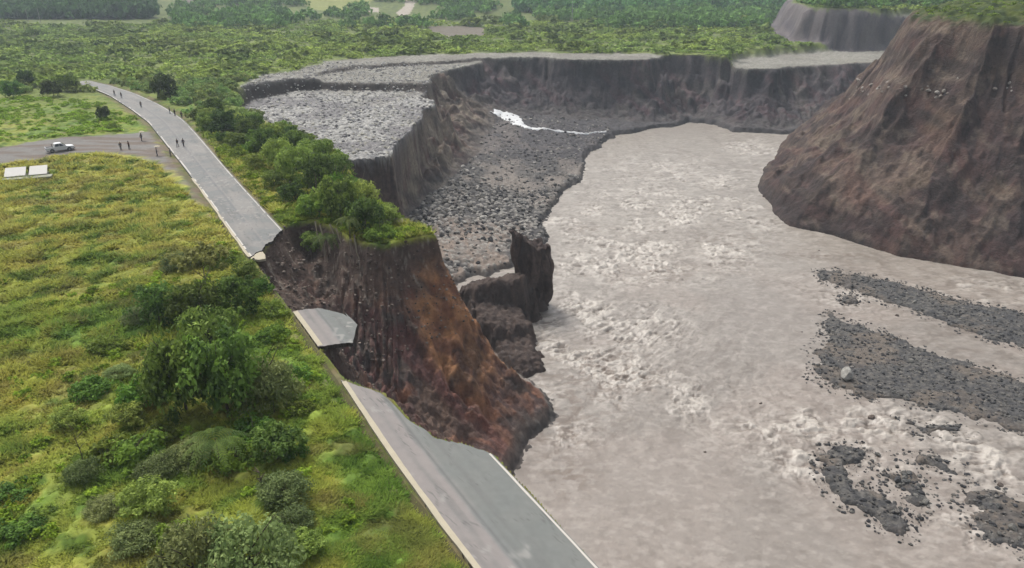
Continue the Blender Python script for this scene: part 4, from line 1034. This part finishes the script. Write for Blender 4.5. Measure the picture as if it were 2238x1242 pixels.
# pale boulders in the band across the hillside
cnt = 0
_hx = RNG.uniform(95, 230, 16000); _hy = RNG.uniform(150, 300, 16000); _hg = ground_z(_hx, _hy)
for x, y, g in zip(_hx.tolist(), _hy.tolist(), _hg.tolist()):
    if cnt >= 90: break
    zl = -1.0+8.0*float(sstep(250, 190, np.float32(y)))
    if abs(g-zl+1.2*math.sin(x*.31)) > 2.0*random.random()+.4 or math.sin(x*.9+y*.5) > .7: continue
    vis, px, py = inview(np.array([x]), np.array([y]), np.array([g]), 0)
    d_, _ = poly_sd(np.array([x], np.float32), np.array([y], np.float32), HILL)
    if not vis[0] or d_[0] > -12 or d_[0] < -50: continue
    boulder(x, y, .25+.5*random.random()**2, random.choice([(206,200,190),(160,150,140),(180,172,162)]), 'pale boulder in the stone band across the right hillside', 'pale boulders across the hillside', z=g-.1); cnt += 1
# tall slab of earth that slid into the river and stands upright
def earth_block():
    bm = bmesh.new(); bmesh.ops.create_cube(bm, size=1); bmesh.ops.subdivide_edges(bm, edges=list(bm.edges), cuts=24, use_grid_fill=True)
    V = np.array([v.co[:] for v in bm.verts], np.float32); F = np.array([[v.index for v in f.verts] for f in bm.faces]); bm.free()
    t = V[:, 2]+.5; wx = (.50+.55*np.sin(np.clip(t*1.15+.12, 0, 1)*math.pi*.62)); 
    x = V[:, 0]*6.4*wx + (t-.5)*-.8; y = V[:, 1]*5.0*(.7+.3*t); z = t*15.2
    z += np.where(t > .8, (-.28*x + .2*np.abs(x))*(t-.8)/.2*1.6, 0)
    n = np.c_[x, y]/np.maximum(np.hypot(x, y), .1)[:, None]
    d = (fbm(x/1.3+z*.12, y/1.3+z*.1, 41, 4)-.5)*2.0 + (fbm(x/.8+y, z/3.2, 43, 4)-.5)*1.5
    cr = np.maximum(np.abs(V[:, 0]), np.abs(V[:, 1]))*2; rnd = -.55*np.clip(np.abs(V[:, 0]*2)*np.abs(V[:, 1]*2)-.55, 0, 1)*2
    x = x+n[:, 0]*(d+rnd); y = y+n[:, 1]*(d+rnd); z = z+(fbm(x/1.2, y/1.2, 47, 4)-.5)*2.0*sstep(.7, 1, t)
    st = fbm(x/.7+y/.7, z/4, 51, 4); c = mixc(A3(88,74,70), A3(128,112,104), sstep(.36, .64, st)); c = mixc(c, A3(74,62,58), sstep(.86, .98, t)*.6)
    return np_mesh('earth_block', np.c_[x, y, z], F, M_cliff, c.astype(np.float32))
o = link('earth_block', earth_block()); o.location = (4.7, 134.2, -29.2); o.rotation_euler = (.03, -.05, .35)
tag(o, 'tall upright slab of dark slumped earth standing in the river beside the landslide spur', 'earth block')
# countless smaller stones
def stone_stuff(name, n, x0, x1, y0, y1, test, r0, r1, shades, seed):
    rng = np.random.default_rng(seed); X, Y = scatter(n, x0, x1, y0, y1, rng); Z_, k = terrain(X, Y)
    vis, px, py = inview(X, Y, Z_); ok = vis & test(X, Y, Z_, k, px, py); X, Y, Z_ = X[ok], Y[ok], Z_[ok]
    Z_ = np.maximum(Z_, -28.05) if name == 'gravel' else Z_
    r_ = r0+(r1-r0)*rng.random(len(X))**2.5; sh = np.array([A3(*s) for s in shades]); ci = sh[rng.integers(0, len(sh), len(X))]*(.8+.4*rng.random((len(X), 1)))
    Vs = []; Fs = []; Cs = []; off = 0; pi = rng.integers(0, 6, len(X))
    for j, (v, f) in enumerate(ROCKS1):
        m = np.where(pi == j)[0]; a = rng.random(len(m))*6.28; ca, sa = np.cos(a)[:, None], np.sin(a)[:, None]
        P = np.stack([(v[None, :, 0]*ca-v[None, :, 1]*sa)*r_[m][:, None]+X[m][:, None], (v[None, :, 0]*sa+v[None, :, 1]*ca)*r_[m][:, None]+Y[m][:, None], v[None, :, 2]*r_[m][:, None]+(Z_[m]+r_[m]*.15)[:, None]], -1)
        Vs.append(P.reshape(-1, 3)); Fs.append((f[None]+(np.arange(len(m))*len(v))[:, None, None]).reshape(-1, 3)+off); off += len(v)*len(m); Cs.append(np.repeat(ci[m], len(v), 0))
    print(name, len(X))
    tag(link(name, np_mesh(name, np.concatenate(Vs), np.concatenate(Fs), M_rock, np.concatenate(Cs), smooth=False)), kind='stuff')
stone_stuff('gravel', 40000, 20, 130, 60, 170, lambda X, Y, Z_, k, px, py: (k['dW'] < 0) & ((Z_ > -28.25) | (k['bar'] > .02)) & (~k['hill']), .07, .38, [(86,86,88),(112,110,106),(66,66,68),(138,134,128)], 51)
stone_stuff('rubble', 12000, -30, 40, 140, 330, lambda X, Y, Z_, k, px, py: (k['s'] > .93) & (k['dW'] > .5) & ((Y > 168) | (np.random.default_rng(6).random(len(X)) < .35)) & ((Y < 215) | (np.random.default_rng(5).random(len(X)) < .35)), .2, .85, [(92,90,90),(126,122,116),(176,172,164),(70,68,70)], 53)
stone_stuff('terrace_stones', 26000, -100, 130, 170, 330, lambda X, Y, Z_, k, px, py: (k['stones'] > .4) & (~k['inC']), .18, .75, [(208,206,198),(190,188,184),(160,158,156),(128,126,126),(200,196,182)], 55)
stone_stuff('scarp_stones', 9000, -40, 8, 55, 105, lambda X, Y, Z_, k, px, py: k['inC'] & (k['s'] < .7) & (Z_ > -13), .06, .32, [(110,96,88),(140,128,118),(84,72,66),(165,152,140)], 57)

# ------------------------------------------------------------------ white pickup on the gravel track
M_car = plain_mat('white_paint', (252,253,255), .35, 1, .02, spec=.5); M_glass = plain_mat('dark_glass', (50,60,66), .15, 2, .1, spec=.6)
M_tyre = plain_mat('tyre_rubber', (38,36,36), .9, 6, .2); M_rim = plain_mat('rim_metal', (170,170,172), .4, 6, .1, .6); M_black = plain_mat('black_plastic', (42,42,44), .7, 6, .1)
M_lamp = plain_mat('lamp_glass', (225,228,225), .2, 4, .05); M_red = plain_mat('tail_lamp_red', (150,30,26), .4, 4, .1)
def bm_obj(name, fn, mat, parent, bevel=0.0):
    bm = bmesh.new(); fn(bm)
    if bevel: bmesh.ops.bevel(bm, geom=list(bm.edges), offset=bevel, segments=2, affect='EDGES', profile=.6)
    bmesh.ops.recalc_face_normals(bm, faces=bm.faces)
    me = bpy.data.meshes.new(name); bm.to_mesh(me); bm.free(); me.materials.append(mat)
    return link(name, me, parent)
def prof(bm, pts, y0, y1, inset=None):
    """side outline (x,z) extruded across; inset narrows the points above a height"""
    def yy(z, y): return y if inset is None or z < inset[0] else y*(1-inset[1]*(z-inset[0]))
    a = [bm.verts.new((x, yy(z, y0), z)) for x, z in pts]; b = [bm.verts.new((x, yy(z, y1), z)) for x, z in pts]
    bm.faces.new(a); bm.faces.new(b[::-1]); n = len(pts)
    for i in range(n): bm.faces.new((a[i], a[(i+1) % n], b[(i+1) % n], b[i]))
def box(bm, x0, x1, y0, y1, z0, z1):
    prof(bm, [(x0, z0), (x1, z0), (x1, z1), (x0, z1)], y0, y1)
def cyl(bm, x, y, z, r_, w_):
    m = Matrix.Translation((x, y, z)) @ Matrix.Rotation(math.pi/2, 4, 'X'); bmesh.ops.create_cone(bm, cap_ends=True, segments=24, radius1=r_, radius2=r_, depth=w_, matrix=m)
car = bpy.data.objects.new('pickup_truck', None); C.objects.link(car); tag(car, 'white double cab pickup truck parked on the gravel side track', 'pickup truck')
cx_, cy_ = at(132, 331, 0); a_ = at(60, 344); b_ = at(250, 318); hd = math.atan2(b_[1]-a_[1], b_[0]-a_[0])
car.location = (cx_, cy_, float(ground_z(cx_, cy_)[0])+.02); car.rotation_euler = (0, 0, hd-.04)
def arch(x0, r_=.42, n=8): return [(x0+r_*math.cos(t), .38+r_*math.sin(t)) for t in np.linspace(0, math.pi, n)]
body_pts = [(-2.6,.5)] + [(-2.6,1.02),(-2.55,1.08),(.98,1.08),(1.2,1.07),(2.35,.98),(2.58,.86),(2.62,.5)] + arch(1.62) + arch(-1.5)[:]
bm_obj('body', lambda bm: prof(bm, body_pts, -.88, .88), M_car, car)
cab_pts = [(-1.02,1.07),(-.88,1.66),(-.62,1.76),(.22,1.76),(.42,1.68),(1.18,1.07)]
cab = bm_obj('cab', lambda bm: prof(bm, cab_pts, -.84, .84, (1.1, .22)), M_car, car, .03)
for sy in (-1, 1):
    def sidewin(bm, pts):
        def yy(z): return sy*(.846*(1-.22*max(0, z-1.1))+.006)
        vs = [bm.verts.new((x, yy(z), z)) for x, z in pts]; ws = [bm.verts.new((x, yy(z)-sy*.02, z)) for x, z in pts]
        bm.faces.new(vs); bm.faces.new(ws[::-1]); n = len(pts)
        for i in range(n): bm.faces.new((vs[i], vs[(i+1) % n], ws[(i+1) % n], ws[i]))
    bm_obj('side_window', lambda bm: sidewin(bm, [(-.86,1.16),(-.76,1.62),(-.12,1.66),(-.12,1.16)]), M_glass, car)
    bm_obj('side_window', lambda bm: sidewin(bm, [(-.04,1.16),(-.04,1.66),(.28,1.64),(.88,1.16)]), M_glass, car)
    bm_obj('mirror', lambda bm: box(bm, .72, .84, sy*.90 if sy > 0 else -1.06, 1.06 if sy > 0 else -.90, 1.12, 1.28), M_car, car, .02)
    bm_obj('headlight', lambda bm: box(bm, 2.42, 2.60, sy*.84 if sy < 0 else .55, -.55 if sy < 0 else .84, .80, .93), M_lamp, car, .01)
    bm_obj('tail_light', lambda bm: box(bm, -2.63, -2.57, sy*.87 if sy < 0 else .74, -.74 if sy < 0 else .87, .72, 1.0), M_red, car)
    for wx in (-1.5, 1.62):
        w_ = bm_obj('wheel', lambda bm: cyl(bm, wx, sy*.80, .38, .385, .24), M_tyre, car, .02)
        bm_obj('rim', lambda bm: cyl(bm, wx, sy*.925, .38, .22, .02), M_rim, w_)
def wsh(bm):
    for s in ((1,),):
        v = [bm.verts.new(p) for p in ((1.155,-.74,1.10),(1.155,.74,1.10),(.47,.64,1.66),(.47,-.64,1.66))]; u = [bm.verts.new((p.co.x+.03, p.co.y, p.co.z+.03)) for p in v]
        bm.faces.new(u); 
        for i in range(4): bm.faces.new((v[i], v[(i+1) % 4], u[(i+1) % 4], u[i]))
bm_obj('windscreen', wsh, M_glass, car)
bm_obj('load_bed', lambda bm: box(bm, -2.48, -1.08, -.74, .74, 1.075, 1.10), M_black, car)
bm_obj('roll_bar', lambda bm: (box(bm, -1.30, -1.22, -.72, -.64, 1.09, 1.56), box(bm, -1.30, -1.22, .64, .72, 1.09, 1.56), box(bm, -1.302, -1.218, -.722, .722, 1.50, 1.58)), M_black, car)
bm_obj('bumper', lambda bm: box(bm, 2.60, 2.72, -.84, .84, .42, .64), M_black, car, .02)
bm_obj('underbody', lambda bm: box(bm, -2.4, 2.4, -.7, .7, .28, .52), M_black, car)

# ------------------------------------------------------------------ long white covered culvert in the grass at the left edge
cul = bpy.data.objects.new('culvert_box', None); C.objects.link(cul); tag(cul, 'long low concrete box with two white cover panels in the grass below the pickup', 'concrete box')
p0 = at(8, 393, 0); p1 = at(103, 385, 0); L_ = math.hypot(p1[0]-p0[0], p1[1]-p0[1]); ang = math.atan2(p1[1]-p0[1], p1[0]-p0[0])
cul.location = (p0[0], p0[1], float(ground_z((p0[0]+p1[0])/2, (p0[1]+p1[1])/2)[0])); cul.rotation_euler = (0, 0, ang)
M_sheet = plain_mat('white_sheet', (250,247,240), .8, 1, .06); M_cg = plain_mat('mossy_concrete', (168,170,150), .9, 1.2, .2)
bm_obj('base', lambda bm: box(bm, 0, L_, .3, 2.2, -.3, .45), M_cg, cul, .02)
def panel(bm, x0, x1):
    pts = [(.22,.46),(2.5,1.55),(2.5,1.63),(.22,.54)]
    a = [bm.verts.new((x0, y, z)) for y, z in pts]; b = [bm.verts.new((x1, y, z)) for y, z in pts]; bm.faces.new(a); bm.faces.new(b[::-1])
    for i in range(4): bm.faces.new((a[i], a[(i+1) % 4], b[(i+1) % 4], b[i]))
bm_obj('cover_panel', lambda bm: panel(bm, .1, L_*.50), M_sheet, cul); bm_obj('cover_panel', lambda bm: panel(bm, L_*.58, L_), M_sheet, cul)
bm_obj('frame', lambda bm: (box(bm, .02, .12, 2.3, 2.42, -.2, 1.5), box(bm, L_*.53, L_*.53+.14, 2.3, 2.44, -.2, 1.5), box(bm, L_-.12, L_-.02, 2.3, 2.42, -.2, 1.5), box(bm, L_*.53+.02, L_*.53+.12, .4, 2.3, .455, .6)), plain_mat('rusty_frame', (92,78,68), .8, 3, .2), cul)
bm_obj('apron', lambda bm: box(bm, -.1, L_+.9, -1.6, .29, -.3, .38), M_cg, cul, .02)

# ------------------------------------------------------------------ thin poles far away
M_pole = plain_mat('pole_concrete', (190,188,180), .8, 1, .1)
def pole(px, py, z, h, lb, r_=.16, arm=True):
    x, y = at(px, py, z); o = bpy.data.objects.new('utility_pole', None); C.objects.link(o); o.location = (x, y, float(ground_z(x, y)[0])); tag(o, lb, 'pole')
    V = []; F = []; tube(V, F, (0, 0, -.3), (0, 0, h), r_, r_*.6, 8); link('post', np_mesh('post', np.array(V), np.array(F), M_pole), o)
    if arm: bm_obj('crossarm', lambda bm: box(bm, -.9, .9, -.06, .06, h-.6, h-.45), M_bark, o)
pole(62, 48, 0, 9, 'thin pole before the dark forest nearest the left edge'); pole(88, 47, 0, 10, 'thin pole before the dark forest second from the left edge')
pole(407, 20, -2, 10, 'thin pole beyond the scrub right of the dark forest'); pole(1250, 52, -2, 16, 'tall thin pole on the far green plain', .25)
x, y = at(1203, 36, -2); o = link('marker_tank', None) ; tag(o, 'small white upright tank on the far green plain', 'tank'); o.location = (x, y, float(ground_z(x, y)[0]))
def tank(bm):
    bmesh.ops.create_cone(bm, cap_ends=True, segments=20, radius1=1.3, radius2=1.3, depth=4.6, matrix=Matrix.Translation((0, 0, 2.3)))
def tcap(bm): bmesh.ops.create_cone(bm, cap_ends=True, segments=20, radius1=1.36, radius2=.3, depth=.7, matrix=Matrix.Translation((0, 0, 4.95)))
bm_obj('tank_wall', tank, M_sheet, o); bm_obj('tank_roof', tcap, M_sheet, o)

# ------------------------------------------------------------------ people
def skin(name, verts, edges, radii_, mat, parent, sub=1):
    me = bpy.data.meshes.new(name); me.from_pydata(verts, edges, []); o = bpy.data.objects.new(name, me); C.objects.link(o)
    md = o.modifiers.new('s', 'SKIN'); md.use_smooth_shade = True
    for i, r_ in enumerate(radii_):
        r2 = r_ if isinstance(r_, tuple) else (r_, r_); me.skin_vertices[0].data[i].radius = r2
    me.skin_vertices[0].data[0].use_root = True
    sb = o.modifiers.new('d', 'SUBSURF'); sb.levels = sub; sb.render_levels = sub
    bpy.context.view_layer.update(); dg = bpy.context.evaluated_depsgraph_get()
    m2 = bpy.data.meshes.new_from_object(o.evaluated_get(dg)); m2.name = name; m2.materials.clear(); m2.materials.append(mat)
    o.modifiers.clear(); o.data = m2; o.parent = parent; return o
M_skin = plain_mat('skin', (150,108,84), .6, 4, .06); M_hair = plain_mat('hair', (30,26,24), .8, 8, .2)
CL = {k: plain_mat('cloth_'+k, c, .85, 5, .12) for k, c in dict(black=(58,58,62), navy=(62,68,92), grey=(130,132,134), cream=(205,195,170), jeans=(62,74,98), maroon=(92,44,48), white=(210,210,208)).items()}
def person(name_px, label, top, legs, stride=.0, facing=0.0, hat=None, umb=False, group=None, z=None):
    x, y = at(*name_px); o = bpy.data.objects.new('person', None); C.objects.link(o); tag(o, label, 'person', group)
    rd, _ = poly_sd(np.array([x], np.float32), np.array([y], np.float32), ROADPOLY)
    o.location = (x, y, .07 if rd[0] < 0 else float(ground_z(x, y)[0])+.02); o.rotation_euler = (0, 0, facing)
    sgn = stride; fy = .22*sgn
    J = dict(pel=(0,0,.93), chest=(0,0,1.28), neck=(0,0,1.47), head=(0,.01,1.58), crown=(0,0,1.70))
    V = [J['pel'], (0,0,1.1), J['chest'], J['neck'], J['head'], J['crown']]; E = [(0,1),(1,2),(2,3),(3,4),(4,5)]; Rr = [(.15,.11),(.13,.10),(.17,.11),(.055,.055),(.085,.10),(.06,.07)]
    def add(p, par, r_): V.append(p); E.append((par, len(V)-1)); Rr.append(r_); return len(V)-1
    V_arm = {}
    for s in (-1, 1):
        h = add((s*.09, 0, .88), 0, .085); kn = add((s*.10, s*fy*.6+.02, .49), h, .058); an = add((s*.10, s*fy-.03, .09), kn, .04); add((s*.11, s*fy+.13, .04), an, .035)
        sh = add((s*.18, 0, 1.38), 2, .055); el = add((s*.25, -s*fy*.4-.02, 1.10), sh, .043); wr = add((s*.26, -s*fy*.7+.08, .87), el, .03); pa = add((s*.26, -s*fy*.7+.10, .80), wr, .032)
        V_arm[s] = (V[sh], V[el], V[wr], V[pa])
        for q in range(4): 
            f1 = add((s*.26+(q-1.5)*.004, -s*fy*.7+.075+q*.018, .75), pa, .010); add((s*.255+(q-1.5)*.004, -s*fy*.7+.08+q*.017, .715+.006*abs(q-1.5)), f1, .008)
        t1 = add((s*.25, -s*fy*.7+.14, .79), pa, .011); add((s*.248, -s*fy*.7+.155, .76), t1, .009)
    nz = add((0, .105, 1.575), 4, .018)
    body = skin('body', V, E, Rr, M_skin, o)
    # face
    for s in (-1, 1): bm_obj('eye', lambda bm: bmesh.ops.create_uvsphere(bm, u_segments=8, v_segments=6, radius=.012, matrix=Matrix.Translation((s*.032, .098, 1.60))), M_black, body)
    sv = [(0,0,.90),(0,0,1.1),(0,0,1.29),(0,0,1.44)]; se = [(0,1),(1,2),(2,3)]; sr = [(.165,.125),(.15,.12),(.19,.13),(.07,.07)]
    for s in (-1, 1):
        a, b, c_, _ = V_arm[s]; i0 = len(sv); sv += [a, b, (c_[0], c_[1], c_[2]+.04)]; se += [(2, i0), (i0, i0+1), (i0+1, i0+2)]; sr += [.07, .056, .044]
    skin('shirt', sv, se, sr, CL[top], o)
    tv = [(0,0,.97)]; te = []; tr = [(.165,.125)]
    for s in (-1, 1):
        i0 = len(tv); tv += [(s*.09,0,.86), (s*.10, s*fy*.6+.02, .49), (s*.10, s*fy-.03, .10)]; te += [(0, i0), (i0, i0+1), (i0+1, i0+2)]; tr += [.10, .075, .06]
        bm_obj('shoe', lambda bm: box(bm, s*.11-.05, s*.11+.05, s*fy-.10, s*fy+.17, 0, .085), CL['black'], o, .02)
    skin('trousers', tv, te, tr, CL[legs], o)
    bm_obj('hair', lambda bm: bmesh.ops.create_uvsphere(bm, u_segments=14, v_segments=10, radius=.108, matrix=Matrix.Translation((0, -.022, 1.655)) @ Matrix.Diagonal((.93, 1.02, .95, 1))), M_hair, o)
    if hat:
        h = bm_obj('hat', lambda bm: bmesh.ops.create_cone(bm, cap_ends=True, segments=20, radius1=.125, radius2=.10, depth=.13, matrix=Matrix.Translation((0, 0, 1.74))), CL[hat], o)
        bm_obj('brim', lambda bm: bmesh.ops.create_cone(bm, cap_ends=True, segments=20, radius1=.24, radius2=.21, depth=.02, matrix=Matrix.Translation((0, 0, 1.685))), CL[hat], h)
    return o
def umbrella(px, py, colr, label):
    x, y = at(px, py); o = bpy.data.objects.new('umbrella', None); C.objects.link(o); tag(o, label, 'umbrella'); g = float(ground_z(x, y)[0])
    o.location = (x+.26, y+.1, g)
    def can(bm):
        bmesh.ops.create_cone(bm, cap_ends=False, segments=8, radius1=.62, radius2=.30, depth=.16, matrix=Matrix.Translation((0, 0, 2.02))); bmesh.ops.create_cone(bm, cap_ends=False, segments=8, radius1=.30, radius2=.02, depth=.08, matrix=Matrix.Translation((0, 0, 2.14)))
    bm_obj('canopy', can, CL[colr], o)
    V = []; F = []; tube(V, F, (0, 0, .78), (0, 0, 2.2), .012, .012, 6); link('shaft', np_mesh('shaft', np.array(V), np.array(F), M_black), o)
person((389,322), 'person in dark clothes walking down the upper road on the left of a pair', 'black', 'grey', 1, math.pi)
person((402,321), 'person in dark clothes walking down the upper road on the right of a pair', 'navy', 'black', -1, math.pi+.2)
person((265,329), 'person in a dark top standing on the gravel track nearest the pickup', 'navy', 'black', .3, .6, hat='cream')
person((283,327), 'person in a maroon top standing on the gravel track second from the pickup', 'maroon', 'black', .3, -.5)
person((310,308), 'person under a pale umbrella at the back of the gravel junction', 'grey', 'jeans', .5, 1.2)
umbrella(310, 308, 'cream', 'pale umbrella held by the person at the back of the gravel junction')
person((344,341), 'person in grey under a cream umbrella at the road junction', 'grey', 'jeans', .2, 2.0)
umbrella(344, 341, 'cream', 'cream umbrella held by the person beside the road edge')
person((373,340), 'person in grey standing on the verge beside the white road edge', 'grey', 'grey', .2, 2.5)
for i, p in enumerate(((372,249),(383,254),(398,259))):
    person(p, 'person standing at the river side edge of the upper road bend', 'black', 'jeans', .2, 1.8+i, group='people at the outer edge of the bend')
for i, p in enumerate(((251,210),(266,215),(309,236))):
    person(p, 'person walking far up the road near where it vanishes in trees', 'grey', 'jeans', .6, 3+i*.3, group='people far up the road')

# ------------------------------------------------------------------ air
def haze():
    me = bpy.data.meshes.new('haze'); bm = bmesh.new()
    x0, x1, y0, y1, z0, z1 = -1700, 1700, -60, 2000, -40, 260
    box(bm, x0, x1, y0, y1, z0, z1); bmesh.ops.recalc_face_normals(bm, faces=bm.faces); bm.to_mesh(me); bm.free()
    m = bpy.data.materials.new('haze'); m.use_nodes = True; t = m.node_tree
    for n in list(t.nodes): 
        if n.type != 'OUTPUT_MATERIAL': t.nodes.remove(n)
    v = t.nodes.new('ShaderNodeVolumePrincipled'); v.inputs['Color'].default_value = (.78, .90, 1, 1); v.inputs['Density'].default_value = HAZE; v.inputs['Anisotropy'].default_value = .1
    t.links.new(v.outputs[0], [n for n in t.nodes if n.type == 'OUTPUT_MATERIAL'][0].inputs['Volume'])
    me.materials.append(m); tag(link('haze', me), kind='stuff')
HAZE = 0.00021
haze()
